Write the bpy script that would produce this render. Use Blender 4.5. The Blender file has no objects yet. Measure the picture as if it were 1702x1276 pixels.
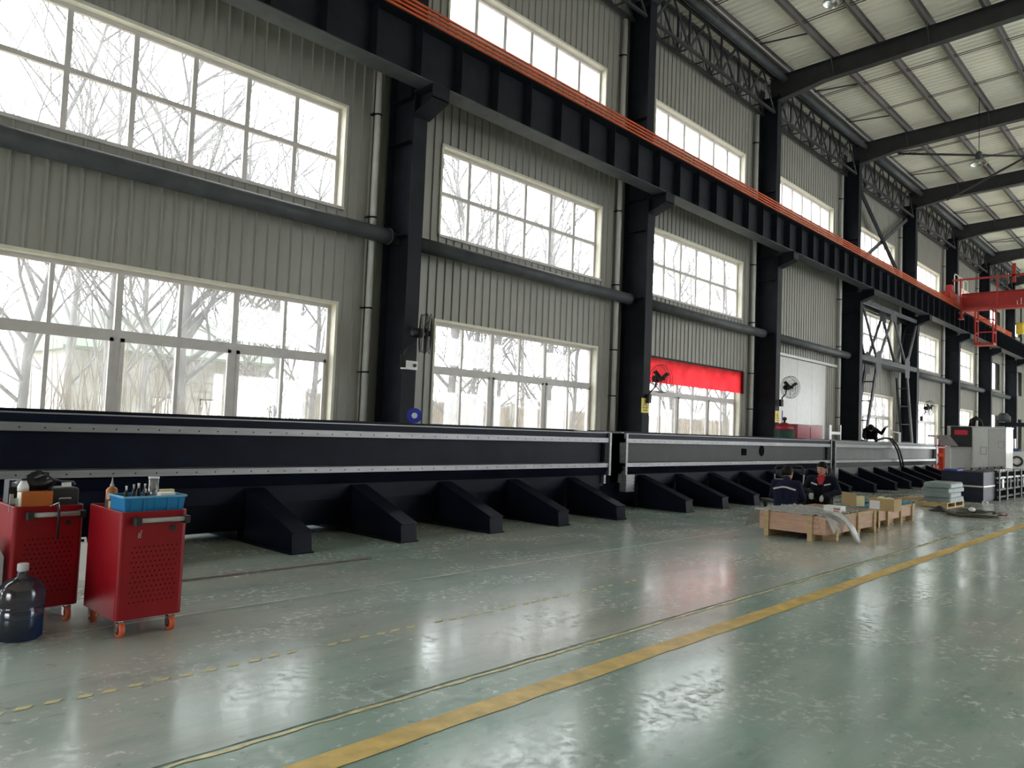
import bpy, math, random
from mathutils import Vector, Matrix
R = random.Random(7)
scene = bpy.context.scene
col = scene.collection

# ------------------------------------------------------------------ camera
F_PX, CX, CY, EYE = 1278.0, 851.0, 638.0, 1.5
def _ray(x, y): return Vector(((x-CX)/F_PX, -(y-CY)/F_PX, -1.0)).normalized()
_ax = _ray(2045, 756)                       # where the long side of the hall vanishes
_az = _ax.cross(_ray(1045, 716)).normalized()
if _az.y < 0: _az = -_az
_ay = _az.cross(_ax)
CAM = Matrix((_ax, _ay, _az))               # rows: world axes seen from the camera
cam_d = bpy.data.cameras.new('camera'); cam = bpy.data.objects.new('camera', cam_d); col.objects.link(cam)
cam_d.sensor_width = 36.0; cam_d.lens = F_PX/1702*36.0; cam_d.clip_start = .05; cam_d.clip_end = 500
cam.matrix_world = Matrix.Translation((0, 0, EYE)) @ CAM.to_4x4()
scene.camera = cam
def _w(x, y): return CAM @ _ray(x, y)
def onY(x, y, Y): d = _w(x, y); return Vector((0, 0, EYE)) + d*(Y/d.y)
def onX(x, y, X): d = _w(x, y); return Vector((0, 0, EYE)) + d*(X/d.x)
def onZ(x, y, Z=0.0): d = _w(x, y); return Vector((0, 0, EYE)) + d*((Z-EYE)/d.z)

# ------------------------------------------------------------------ sky, exposure
world = bpy.data.worlds.new('overcast_sky'); scene.world = world; world.use_nodes = True
bg = world.node_tree.nodes['Background']
bg.inputs[0].default_value = (.95, .98, 1.0, 1); bg.inputs[1].default_value = 4.6
vs = scene.view_settings
vs.view_transform = 'Standard'; vs.look = 'None'; vs.gamma = 1.0; vs.use_curve_mapping = False
vs.exposure = 0.9
cy = scene.cycles
cy.max_bounces = 10; cy.diffuse_bounces = 6; cy.glossy_bounces = 4; cy.transmission_bounces = 6
cy.transparent_max_bounces = 12; cy.caustics_reflective = False; cy.caustics_refractive = False
cy.use_denoising = True; cy.sample_clamp_indirect = 8.0

# ------------------------------------------------------------------ materials
MATS = {}
def mat(name, c, rough=.5, metal=0., var=.12, scale=6., bump=0., spec=.5, coat=0., stretch=None, alpha=None):
    if name in MATS: return MATS[name]
    m = bpy.data.materials.new(name); m.use_nodes = True; nt = m.node_tree; b = nt.nodes['Principled BSDF']
    b.inputs['Roughness'].default_value = rough; b.inputs['Metallic'].default_value = metal
    b.inputs['Specular IOR Level'].default_value = spec; b.inputs['Coat Weight'].default_value = coat
    tc = nt.nodes.new('ShaderNodeTexCoord'); mp = nt.nodes.new('ShaderNodeMapping'); nz = nt.nodes.new('ShaderNodeTexNoise')
    nt.links.new(tc.outputs['Object'], mp.inputs[0]); nt.links.new(mp.outputs[0], nz.inputs['Vector'])
    if stretch: mp.inputs['Scale'].default_value = stretch
    nz.inputs['Scale'].default_value = scale; nz.inputs['Detail'].default_value = 5
    rp = nt.nodes.new('ShaderNodeValToRGB'); nt.links.new(nz.outputs['Fac'], rp.inputs[0])
    rp.color_ramp.elements[0].position = .3; rp.color_ramp.elements[1].position = .7
    rp.color_ramp.elements[0].color = tuple(max(0, v*(1-var)) for v in c) + (1,)
    rp.color_ramp.elements[1].color = tuple(min(1, v*(1+var)) for v in c) + (1,)
    nt.links.new(rp.outputs[0], b.inputs['Base Color'])
    if bump:
        bp = nt.nodes.new('ShaderNodeBump'); bp.inputs['Strength'].default_value = bump; bp.inputs['Distance'].default_value = .01
        nt.links.new(nz.outputs['Fac'], bp.inputs['Height']); nt.links.new(bp.outputs[0], b.inputs['Normal'])
    if alpha is not None: b.inputs['Alpha'].default_value = alpha
    MATS[name] = m; return m
def glassy(name, tint, clear=.8, haze=.15, hazecol=(.9, .9, .88), gloss=.05, rough=.02):
    m = bpy.data.materials.new(name); m.use_nodes = True; nt = m.node_tree; nt.nodes.clear()
    out = nt.nodes.new('ShaderNodeOutputMaterial'); tr = nt.nodes.new('ShaderNodeBsdfTransparent'); tr.inputs[0].default_value = tint + (1,)
    tl = nt.nodes.new('ShaderNodeBsdfTranslucent'); tl.inputs[0].default_value = hazecol + (1,)
    gl = nt.nodes.new('ShaderNodeBsdfGlossy'); gl.inputs['Roughness'].default_value = rough
    nz = nt.nodes.new('ShaderNodeTexNoise'); nz.inputs['Scale'].default_value = 2.2; nz.inputs['Detail'].default_value = 6
    tc = nt.nodes.new('ShaderNodeTexCoord'); nt.links.new(tc.outputs['Object'], nz.inputs['Vector'])
    mr = nt.nodes.new('ShaderNodeMapRange'); mr.inputs[1].default_value = .3; mr.inputs[2].default_value = .7
    mr.inputs[3].default_value = haze*.6; mr.inputs[4].default_value = haze*1.4; nt.links.new(nz.outputs[0], mr.inputs[0])
    a = nt.nodes.new('ShaderNodeMixShader'); nt.links.new(mr.outputs[0], a.inputs[0]); nt.links.new(tr.outputs[0], a.inputs[1]); nt.links.new(tl.outputs[0], a.inputs[2])
    b = nt.nodes.new('ShaderNodeMixShader'); b.inputs[0].default_value = gloss; nt.links.new(a.outputs[0], b.inputs[1]); nt.links.new(gl.outputs[0], b.inputs[2])
    nt.links.new(b.outputs[0], out.inputs[0]); MATS[name] = m; return m

def floor_material(name, g0, g1, worn, amount):
    m = bpy.data.materials.new(name); m.use_nodes = True; nt = m.node_tree; L = nt.links; b = nt.nodes['Principled BSDF']
    tc = nt.nodes.new('ShaderNodeTexCoord')
    def noise(scale, detail, st=(1, 1, 1), rot=0.):
        mp = nt.nodes.new('ShaderNodeMapping'); mp.inputs['Scale'].default_value = st; mp.inputs['Rotation'].default_value = (0, 0, rot)
        L.new(tc.outputs['Object'], mp.inputs[0]); n = nt.nodes.new('ShaderNodeTexNoise'); n.inputs['Scale'].default_value = scale
        n.inputs['Detail'].default_value = detail; n.inputs['Roughness'].default_value = .62; L.new(mp.outputs[0], n.inputs['Vector']); return n.outputs['Fac']
    def ramp(src, p0, p1, c0=0., c1=1.):
        r = nt.nodes.new('ShaderNodeMapRange'); r.inputs[1].default_value = p0; r.inputs[2].default_value = p1
        r.inputs[3].default_value = c0; r.inputs[4].default_value = c1; L.new(src, r.inputs[0]); return r.outputs[0]
    def mixc(fac, a, c):
        x = nt.nodes.new('ShaderNodeMix'); x.data_type = 'RGBA'; L.new(fac, x.inputs[0])
        for k, v in ((6, a), (7, c)):
            if isinstance(v, tuple): x.inputs[k].default_value = v + (1,)
            else: L.new(v, x.inputs[k])
        return x.outputs[2]
    big = noise(.45, 5); mid = noise(2.2, 8); fine = noise(16, 8); patch = noise(1.1, 10, (1, 1.3, 1), .4); scr = noise(7, 7, (.35, 1.6, 1), .5); tyre = noise(1.7, 5, (.2, 1.9, 1), -.5); crk = noise(5.5, 10, (1, 1.6, 1), .9)
    c = mixc(ramp(mid, .3, .7), g0, g1)
    c = mixc(ramp(big, .38, .62, 0, amount), c, worn)
    c = mixc(ramp(patch, .46, .72, 0, .65), c, (.5, .545, .51))
    c = mixc(ramp(scr, .54, .74, 0, .5), c, (.6, .63, .59))
    c = mixc(ramp(tyre, .5, .68, 0, .45), c, (.24, .3, .275))
    c = mixc(ramp(crk, .6, .7, 0, .5), c, (.13, .15, .14))
    c = mixc(ramp(fine, .58, .74, 0, .45), c, (.64, .64, .6))
    c = mixc(ramp(fine, .36, .28, 0, .5), c, (.08, .095, .09))
    L.new(c, b.inputs['Base Color'])
    ro = nt.nodes.new('ShaderNodeMath'); ro.operation = 'ADD'; ro.use_clamp = True
    L.new(ramp(mid, .3, .75, .12, .17), ro.inputs[0]); fr = nt.nodes.new('ShaderNodeMath'); fr.operation = 'MULTIPLY'; L.new(ramp(fine, .45, .62, 0., .22), fr.inputs[0]); L.new(ramp(patch, .42, .6, .25, 1.), fr.inputs[1]); L.new(fr.outputs[0], ro.inputs[1]); L.new(ro.outputs[0], b.inputs['Roughness'])
    b.inputs['Specular IOR Level'].default_value = .85
    bp = nt.nodes.new('ShaderNodeBump'); bp.inputs['Strength'].default_value = .02; bp.inputs['Distance'].default_value = .002
    L.new(patch, bp.inputs['Height']); bp2 = nt.nodes.new('ShaderNodeBump'); bp2.inputs['Strength'].default_value = .1; bp2.inputs['Distance'].default_value = .001
    L.new(fine, bp2.inputs['Height']); L.new(bp.outputs[0], bp2.inputs['Normal']); L.new(bp2.outputs[0], b.inputs['Normal'])
    return m

M_FLOOR = floor_material('worn_grey_green_epoxy', (.34, .455, .415), (.43, .53, .49), (.55, .55, .51), .9)
M_FLOOR2 = floor_material('worn_green_epoxy', (.28, .42, .37), (.38, .52, .46), (.48, .54, .49), .6)
M_WALL = mat('grey_cladding', (.325, .313, .277), .42, 0, .05, 1.5)
M_WALL2 = mat('outer_cladding', (.4, .4, .4), .6)
M_CREAM = mat('cream_reveal', (.74, .71, .6), .5, 0, .06)
M_FRAME = mat('window_aluminium', (.6, .56, .54), .4, .0, .05)
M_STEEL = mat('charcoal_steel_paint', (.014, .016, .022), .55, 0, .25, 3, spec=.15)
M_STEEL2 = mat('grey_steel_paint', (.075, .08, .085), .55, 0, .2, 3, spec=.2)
M_STEELROOF = mat('dark_roof_steel', (.035, .035, .037), .5, 0, .2, 3)
M_PURLIN = mat('purlin_steel', (.17, .155, .15), .4, .3, .15, 3)
M_DECK = mat('roof_sheet', (.88, .83, .7), .4, .0, .12, .8, stretch=(1, .4, 1))
M_PIPE = mat('white_plastic_pipe', (.62, .61, .57), .35, 0, .06)
M_BLACK = mat('black_rubber', (.012, .012, .013), .55)
M_ORANGE = mat('orange_conductor', (.6, .1, .03), .42, 0, .2, 2)
M_NAVY = mat('dark_navy_paint', (.007, .009, .02), .42, 0, .3, 2, spec=.1)
M_BEDGREY = mat('navy_grey_sheen', (.04, .044, .045), .42, 0, .12, 2, spec=.18)  # dark beam paint greyed to carry the grazing window reflection
M_BEDLIGHT = mat('navy_pale_sheen', (.16, .165, .16), .5, 0, .1, 2, spec=.22)  # same beam paint, stronger window sheen put into the colour
M_MACHINED = mat('machined_steel', (.27, .27, .28), .42, .6, .15, 8, stretch=(.3, 1, 3))
M_RED = mat('red_cart_paint', (.27, .004, .01), .36, 0, .1, 3, spec=.35)
M_REDCRANE = mat('red_crane_paint', (.43, .035, .03), .42, 0, .15, 2)
M_REDMACH = mat('crimson_cabinet', (.28, .012, .03), .4)
M_ORWHEEL = mat('orange_polyurethane', (.75, .13, .05), .4)
M_CHROME = mat('zinc_steel', (.55, .54, .52), .25, .9)
M_GREYPL = mat('grey_plastic', (.4, .4, .4), .4)
M_WHITE = mat('white_enamel', (.78, .77, .76), .35, 0, .04)
M_LGREY = mat('light_grey_enamel', (.62, .61, .61), .35, 0, .04)
M_BLUEPL = mat('blue_plastic_crate', (.01, .19, .42), .3, 0, .08)
M_BLUE = mat('blue_reel', (.03, .05, .45), .35)
M_YEL = mat('yellow_paint', (.78, .62, .05), .45)
M_YLINE = mat('worn_yellow_line', (.72, .5, .14), .4, 0, .25, 7, .15)
M_YDASH = mat('faded_yellow_tape', (.72, .64, .34), .4, 0, .3, 14, .1)
M_WLINE = mat('faded_white_line', (.58, .6, .53), .35, 0, .2, 9, .1)
M_AMBER = mat('amber_liquid', (.42, .14, .03), .25)
M_PINKPLY = mat('pink_plywood', (.55, .33, .23), .6, 0, .14, 5, stretch=(1, 1, 6))
M_WOOD = mat('raw_pine', (.5, .36, .19), .65, 0, .2, 6, stretch=(1, 1, 6))
M_CARD = mat('cardboard', (.45, .31, .15), .75, 0, .08)
M_FOAM = mat('cream_foam', (.75, .66, .4), .7)
M_SKIN = mat('skin', (.55, .3, .21), .5, 0, .05)
M_HAIR = mat('black_hair', (.006, .005, .005), .6, 0, .3, 40, spec=.2)
M_JACKET = mat('navy_jacket', (.010, .013, .034), .8, 0, .25, 12, .2, spec=.2)
M_TROUS = mat('black_trousers', (.007, .007, .010), .85, 0, .25, 12, .2, spec=.2)
M_SHOE = mat('dark_shoe', (.03, .03, .028), .6)
M_GLOVE = mat('white_knit_glove', (.5, .49, .46), .85, 0, .15, 40, .3)
M_REDSHIRT = mat('red_shirt', (.5, .02, .035), .7)
M_GREYSLAB = mat('grey_green_slab', (.24, .29, .29), .5, 0, .12)
M_BARK = mat('grey_bark', (.12, .115, .125), .85, 0, .3, 10, .4)
M_GRASS = mat('dry_grass', (.4, .36, .24), .9, 0, .3, 3)
M_REED = mat('dry_reed', (.17, .13, .08), .9, 0, .3, 3)
M_BWHITE = mat('painted_brick_white', (.3, .29, .27), .8, 0, .2, 3)
M_BTAN = mat('tan_render', (.2, .15, .11), .85, 0, .3, 3)
M_BROOF = mat('green_sheet_roof', (.09, .13, .085), .6)
M_DARK = mat('dark_opening', (.01, .01, .011), .9, spec=0.)
M_GREEN = mat('dark_green_tank', (.015, .06, .045), .4)
M_LED = mat('red_letter_panel', (.7, .01, .05), .4)
M_ROPE = mat('brown_hose', (.09, .08, .06), .6, 0, .4, 20)
M_GLASS = glassy('dusty_window_glass', (.95, .96, .96), haze=.07)
M_CLEAR = glassy('clear_acrylic', (.8, .83, .83), haze=.12, gloss=.25, rough=.08)
M_JUG = glassy('blue_polycarbonate', (.36, .42, .52), haze=.2, hazecol=(.25, .32, .45), gloss=.12, rough=.12)
M_JUGLOW = glassy('blue_polycarbonate_label', (.06, .16, .32), haze=.45, hazecol=(.05, .16, .36), gloss=.1, rough=.15)
M_FILM = mat('clear_plastic_film', (.62, .63, .63), .22, 0, .1, 9, .5, alpha=.68)
M_BFILM = mat('blue_green_film', (.05, .3, .42), .22, 0, .6, 9, .8)
M_BLIND = glassy('red_fabric_blind', (.45, .0, .01), haze=.9, hazecol=(.75, .03, .04), gloss=.02, rough=.5)

# ------------------------------------------------------------------ mesh helpers
class MB:
    def __init__(s): s.V = []; s.F = []; s.S = []
    def face(s, idx, smooth=False): s.F.append(idx); s.S.append(smooth)
    def box(s, x0, x1, y0, y1, z0, z1):
        n = len(s.V); s.V += [(x, y, z) for z in (z0, z1) for y in (y0, y1) for x in (x0, x1)]
        for f in ((0, 2, 3, 1), (4, 5, 7, 6), (0, 1, 5, 4), (2, 6, 7, 3), (0, 4, 6, 2), (1, 3, 7, 5)): s.face([n+i for i in f])
        return s
    def cbox(s, x0, x1, y0, y1, z0, z1, c):
        """box with chamfered vertical edges and top"""
        def ring(a, z): return [(x0+a+c, y0+a, z), (x1-a-c, y0+a, z), (x1-a, y0+a+c, z), (x1-a, y1-a-c, z), (x1-a-c, y1-a, z), (x0+a+c, y1-a, z), (x0+a, y1-a-c, z), (x0+a, y0+a+c, z)]
        return s.loft([ring(0, z0), ring(0, z1-c), ring(c*.7, z1)])
    def loft(s, rings, cap=True, smooth=False, closed=True):
        n = len(s.V); k = len(rings[0])
        for r in rings: s.V += [tuple(v) for v in r]
        for i in range(len(rings)-1):
            for j in range(k if closed else k-1):
                a = n+i*k+j; b = n+i*k+(j+1) % k; s.face([a, b, b+k, a+k], smooth)
        if cap:
            s.face([n+j for j in range(k)][::-1]); s.face([n+(len(rings)-1)*k+j for j in range(k)])
        return s
    def prism(s, poly, axis, a0, a1):
        def P(u, v, a): return {'x': (a, u, v), 'y': (u, a, v), 'z': (u, v, a)}[axis]
        return s.loft([[P(u, v, a0) for u, v in poly], [P(u, v, a1) for u, v in poly]])
    def bar(s, p, q, w, h=None, up=(0, 0, 1)):
        p, q = Vector(p), Vector(q); d = (q-p).normalized(); h = h or w
        u = Vector(up); 
        if abs(u.dot(d)) > .98: u = Vector((0, 1, 0))
        r = d.cross(u).normalized(); u = r.cross(d).normalized()
        k = [(-1, -1), (1, -1), (1, 1), (-1, 1)]
        return s.loft([[e + r*(a*w/2) + u*(b*h/2) for a, b in k] for e in (p, q)])
    def tube(s, pts, r, n=10, cap=True, smooth=True):
        pts = [Vector(p) for p in pts]; rs = r if isinstance(r, (list, tuple)) else [r]*len(pts)
        rings = []; ref = None
        for i, p in enumerate(pts):
            d = (pts[min(i+1, len(pts)-1)] - pts[max(i-1, 0)]).normalized()
            if ref is None: ref = Vector((0, 0, 1)) if abs(d.z) < .9 else Vector((1, 0, 0))
            a = (ref - d*ref.dot(d))
            a = a.normalized() if a.length > 1e-5 else d.orthogonal().normalized()
            b = d.cross(a); ref = a
            rings.append([p + (a*math.cos(t) + b*math.sin(t))*rs[i] for t in [2*math.pi*j/n for j in range(n)]])
        return s.loft(rings, cap, smooth)
    def lathe(s, prof, n=20, o=(0, 0, 0), axis='z', smooth=True, cap=True):
        rings = []
        for r, h in prof:
            ring = []
            for j in range(n):
                t = 2*math.pi*j/n; a, b = r*math.cos(t), r*math.sin(t)
                v = {'z': (a, b, h), 'y': (a, h, b), 'x': (h, a, b)}[axis]
                ring.append((o[0]+v[0], o[1]+v[1], o[2]+v[2]))
            rings.append(ring)
        return s.loft(rings, cap, smooth)
    def ball(s, c, r, n=12, m=8, squash=(1, 1, 1)):
        rings = []
        for i in range(m+1):
            t = math.pi*i/m; rr = max(math.sin(t), .02)
            rings.append([(c[0]+r*squash[0]*rr*math.cos(2*math.pi*j/n), c[1]+r*squash[1]*rr*math.sin(2*math.pi*j/n), c[2]-r*squash[2]*math.cos(t)) for j in range(n)])
        return s.loft(rings, True, True)
    def capsule(s, p, q, r0, r1, n=12):
        p, q = Vector(p), Vector(q); d = (q-p); l = d.length; d = d/l if l > 1e-6 else Vector((0, 0, 1))
        pts = [p-d*r0*.95, p-d*r0*.7, p-d*r0*.3, p, q, q+d*r1*.3, q+d*r1*.7, q+d*r1*.95]
        return s.tube(pts, [r0*.3, r0*.72, r0*.95, r0, r1, r1*.95, r1*.72, r1*.3], n)
    def mesh(s, name):
        me = bpy.data.meshes.new(name); me.from_pydata([tuple(v) for v in s.V], [], s.F)
        me.polygons.foreach_set('use_smooth', s.S); me.update(); return me
    def build(s, name, m, parent=None, loc=None, world=False):
        if world and parent is not None:
            o = parent.location; q = parent
            off = Vector(o)
            while q.parent is not None: q = q.parent; off = off + Vector(q.location)
            s.V = [(v[0]-off.x, v[1]-off.y, v[2]-off.z) for v in s.V]
        me = s.mesh(name); me.materials.append(m); return add(name, me, parent, loc)
def add(name, data, parent=None, loc=None, rz=0.):
    o = bpy.data.objects.new(name, data); col.objects.link(o)
    if parent is not None: o.parent = parent
    if loc is not None: o.location = loc
    if rz: o.rotation_euler.z = rz
    return o
def tag(o, label=None, cat=None, group=None, kind=None):
    if label: o['label'] = label
    if cat: o['category'] = cat
    if group: o['group'] = group
    if kind: o['kind'] = kind
    return o
def thing(name, label, cat, loc=(0, 0, 0), rz=0., group=None):
    return tag(add(name, None, None, loc, rz), label, cat, group)
def copy_tree(o, parent=None, loc=None):
    c = o.copy(); col.objects.link(c); c.parent = parent
    if loc is not None: c.location = loc
    for ch in list(o.children): copy_tree(ch, c)
    return c
def nm(pts_fn): return pts_fn
ORD = ['zeroth', 'first', 'second', 'third', 'fourth', 'fifth', 'sixth', 'seventh', 'eighth', 'ninth']

# ------------------------------------------------------------------ hall measures (metres, X along the window wall, Y towards it)
S = 7.5; XC = lambda n: 8.57 + S*(n-1)       # column n, n = 1 is the big one left of the middle
YW, YC0, YC1 = 11.3, 10.5, 11.22             # cladding face, column front and back
XA, XB, YB = XC(-2), XC(9), -13.1
zroof = lambda y: 13.42 + (10.6-abs(y+.9)+.9-1.8+.0)*.042 if False else 13.42 + (11.5-abs(y+.9))*.042
WIN_L, WIN_R = 1.25, 6.45
ROWS = {'low': (.95, 3.48), 'up': (5.19, 6.95), 'cl': (9.46, 10.44)}

# ------------------------------------------------------------------ floor
def ragged(x0, x1, y, amp, step, seed):
    r = random.Random(seed); pts = []; x = x0
    while x < x1: pts.append((x, y + r.uniform(-amp, amp)*(2.2 if r.random() < .12 else 1))); x += step*r.uniform(.6, 1.4)
    pts.append((x1, y)); return pts
def floor_slab(edge, far):
    b = MB(); top = [(x, y, 0) for x, y in edge]; bot = [(x, y, -.05) for x, y in edge]; back = [(x, far, 0) for x, y in edge]
    n = len(edge); b.V += back + top + bot
    for i in range(n-1):
        b.face([i, n+i, n+i+1, i+1] if far > edge[0][1] else [i+1, n+i+1, n+i, i]); b.face([n+i, 2*n+i, 2*n+i+1, n+i+1])
    return b
fl = floor_slab(ragged(XA, XB, 3.345, .006, .13, 3), YW+.3).build('floor', M_FLOOR); tag(fl, kind='structure')
floor_slab(ragged(XA, XB, 3.325, .006, .13, 4), YB-.3).build('floor_slab', M_FLOOR2, fl)
MB().box(XA, XB, 3.2, 3.45, -.09, -.03).build('joint_bed', mat('dirty_joint', (.035, .032, .028), .9), fl)
def strip(x0, x1, y0, y1, seed, name, m, amp=.006, step=.22):
    a = ragged(x0, x1, y0, amp, step, seed); b = MB(); n = len(a); r = random.Random(seed+1)
    b.V += [(x, y, .003) for x, y in a] + [(x, y1 + r.uniform(-amp, amp), .003) for x, y in a]
    for i in range(n-1): b.face([i, i+1, n+i+1, n+i])
    return b.build(name, m, fl)
strip(XA, 60, 2.83, 2.985, 5, 'yellow_line', M_YLINE)
x = XA
strip(0.2, 50, 3.285, 3.312, 9, 'joint_line', M_YDASH, .008, .1)
dash = MB(); dash.V = [(-.055, -.02, .003), (.02, -.022, .003), (.055, .02, .003), (-.02, .022, .003)]; dash.face([0, 1, 2, 3])
dm = dash.mesh('floor_dash'); dm.materials.append(M_YDASH)
for k in range(46):
    if R.random() < .12 and k > 12: continue
    add('floor_dash', dm, fl, (.55 + k*.138 + R.uniform(-.012, .012), 4.4 + R.uniform(-.012, .012), 0))
strip(-1, 11.5, 5.685, 5.715, 12, 'faded_line', M_WLINE, .006, .15)
strip(2.2, 5.2, 6.84, 6.9, 14, 'red_scuff', mat('faded_red_line', (.22, .15, .145), .3, 0, .3, 9), .012, .15)

# ------------------------------------------------------------------ window wall
wall = tag(add('wall_back', None), kind='structure')
def ribbed(x0, x1, z0, z1, y=YW, pitch=.2125, depth=.028, top=.022, base=.05):
    xs = []; k = math.floor((x0-.05)/pitch)
    while True:
        c = k*pitch + .03
        if c - base/2 > x1: break
        for dx, dy in ((-base/2, 0), (-top/2, depth), (top/2, depth), (base/2, 0)):
            xx = c+dx
            if x0 < xx < x1: xs.append((xx, dy))
        k += 1
    def at(xx):
        f = ((xx-.03)/pitch); d = abs(f-round(f))*pitch
        return depth if d < top/2 else (0 if d > base/2 else depth*(base/2-d)/(base/2-top/2))
    xs = [(x0, at(x0))] + xs + [(x1, at(x1))]
    b = MB(); n = len(xs)
    b.V += [(xx, y-d, z0) for xx, d in xs] + [(xx, y-d, z1) for xx, d in xs]
    for i in range(n-1): b.face([i, i+1, n+i+1, n+i])
    return b
def window(n, x0, x1, z0, z1, kind):
    yf = YW+.15
    root = tag(add('window_%d' % n, None, None, (x0, yf, z0)), kind='structure')
    w, h = x1-x0, z1-z0; t = .06
    b = MB(); b.box(0, t, -.03, .03, 0, h).box(w-t, w, -.03, .03, 0, h).box(t, w-t, -.03, .03, 0, t).box(t, w-t, -.03, .03, h-t, h); b.build('window_frame', M_FRAME, root)
    # cream reveal of the opening (depth of the wall)
    b = MB(); d0, d1 = YW-.035-yf, .12
    b.box(-.05, 0, d0, d1, -.05, h+.05).box(w, w+.05, d0, d1, -.05, h+.05).box(0, w, d0, d1, h, h+.05); b.build('reveal', M_CREAM, root)
    MB().box(-.05, w+.05, d0-.02, d1, -.05, 0).build('window_sill', M_FRAME if kind != 'low' else M_CREAM, root)
    pw = w/6; tz = 1.62 if kind == 'low' else h/2
    for i in range(1, 6):
        ww = (.09 if kind == 'cl' else .075) if kind != 'low' else (.09 if i % 2 == 0 else .055)
        MB().box(i*pw-ww/2, i*pw+ww/2, -.028, .028, t, h-t).build('mullion', M_FRAME, root)
    zs = [(t, h-t)]
    if kind != 'cl':
        tw = .11 if kind == 'low' else .07
        MB().box(t, w-t, -.032, .032, tz-tw/2, tz+tw/2).build('transom', M_FRAME, root); zs = [(t, tz-tw/2), (tz+tw/2, h-t)]
    if kind == 'low':                       # sliding sashes in the lower half
        for i in range(3):
            a, c = i*2*pw+.05, (i+1)*2*pw-.05; zz0, zz1 = zs[0]; b = MB()
            for xx in (a, c-.05): b.box(xx, xx+.05, -.045, -.01, zz0, zz1)
            b.box(a, c, -.045, -.01, zz0, zz0+.05).box(a, c, -.045, -.01, zz1-.05, zz1); b.build('sash', M_FRAME, root)
    for i in range(6):
        for (za, zb) in zs:
            MB().box(i*pw+.02, (i+1)*pw-.02, .004, .010, za-.005, zb+.005).build('pane', M_GLASS, root)
    return root
wn = 0
for bay in range(-2, 9):
    X0 = XC(bay); X1 = X0+S; l, r_ = X0+WIN_L, X0+WIN_R
    det = 0 <= bay <= 6
    rects = [(X0, l, 0, 13.45), (r_, X1, 0, 13.45), (l, r_, ROWS['cl'][1], 13.45)]
    if bay == 3: rects += [(l, r_, 0, ROWS['cl'][0])]
    else: rects += [(l, r_, 0, ROWS['low'][0]), (l, r_, ROWS['low'][1], ROWS['up'][0]), (l, r_, ROWS['up'][1], ROWS['cl'][0])]
    for q in rects: ribbed(*q).build('cladding_panel', M_WALL, wall)
    for kind, (z0, z1) in ROWS.items():
        if bay == 3 and kind != 'cl': continue
        if det: wn += 1; window(wn, l, r_, z0, z1, kind)
# outer skin of the wall, with the same openings
b = MB()
for bay in range(-2, 9):
    X0 = XC(bay); l, r_ = X0+WIN_L-.06, X0+WIN_R+.06
    b.box(X0-.01, l, 11.58, 11.62, 0, 13.5).box(r_, X0+S, 11.58, 11.62, 0, 13.5)
    zz = [0, ROWS['low'][0], ROWS['low'][1], ROWS['up'][0], ROWS['up'][1], ROWS['cl'][0], ROWS['cl'][1], 13.5]
    if bay == 3: zz = [0, ROWS['cl'][0], ROWS['cl'][1], 13.5]
    for i in range(0, len(zz), 2): b.box(l, r_, 11.58, 11.62, zz[i]-(0 if i == 0 else -.05), zz[i+1]-.05)
b.build('outer_skin', M_WALL2, wall)
# the other side of the hall (behind and right of the camera) and its ends
wf = tag(add('wall_front', None), kind='structure')
b = MB()
for bay in range(-2, 9):
    X0 = XC(bay); l, r_ = X0+WIN_L, X0+WIN_R
    b.box(X0, l, YB-.1, YB, 0, 13.5).box(r_, X0+S, YB-.1, YB, 0, 13.5)
    zz = [0, .95, 3.48, 5.19, 6.95, 9.46, 10.44, 13.5] if bay >= 2 else [0, 13.5]
    for i in range(0, len(zz), 2): b.box(l, r_, YB-.1, YB, zz[i], zz[i+1])
b.build('cladding_panel', M_WALL, wf)
def end_wall(name, x0, x1, y0, y1, zt):      # end wall with an open gate
    b = MB(); b.box(x0, x1, YB, y0, 0, 14.5).box(x0, x1, y1, YW+.3, 0, 14.5).box(x0, x1, y0, y1, zt, 14.5)
    tag(b.build(name, M_WALL), kind='structure')
end_wall('wall_left', XA-.1, XA, -2, 4.5, 5)
end_wall('wall_right', XB, XB+.1, -8, 3, 6)

# sliding door in the bay without low windows
dr = tag(add('door_1', None, None, (XC(3), YW-.08, 0)), kind='structure')
for i, (a, c) in enumerate(((.62, 1.84), (1.85, 3.1), (3.11, 4.4), (4.41, 5.7))):
    q = MB(); q.box(a, c, -.05, -.0, .02, 4.25); q.build('door_leaf', mat('door_white_grey', (.52, .52, .49), .35, 0, .05), dr)
MB().box(.3, 6.7, -.12, .02, 4.27, 4.36).build('door_track', M_LGREY, dr)
MB().box(1.9, 1.94, -.06, -.05, .9, 2.4).build('door_handle', M_STEEL2, dr)

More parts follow.
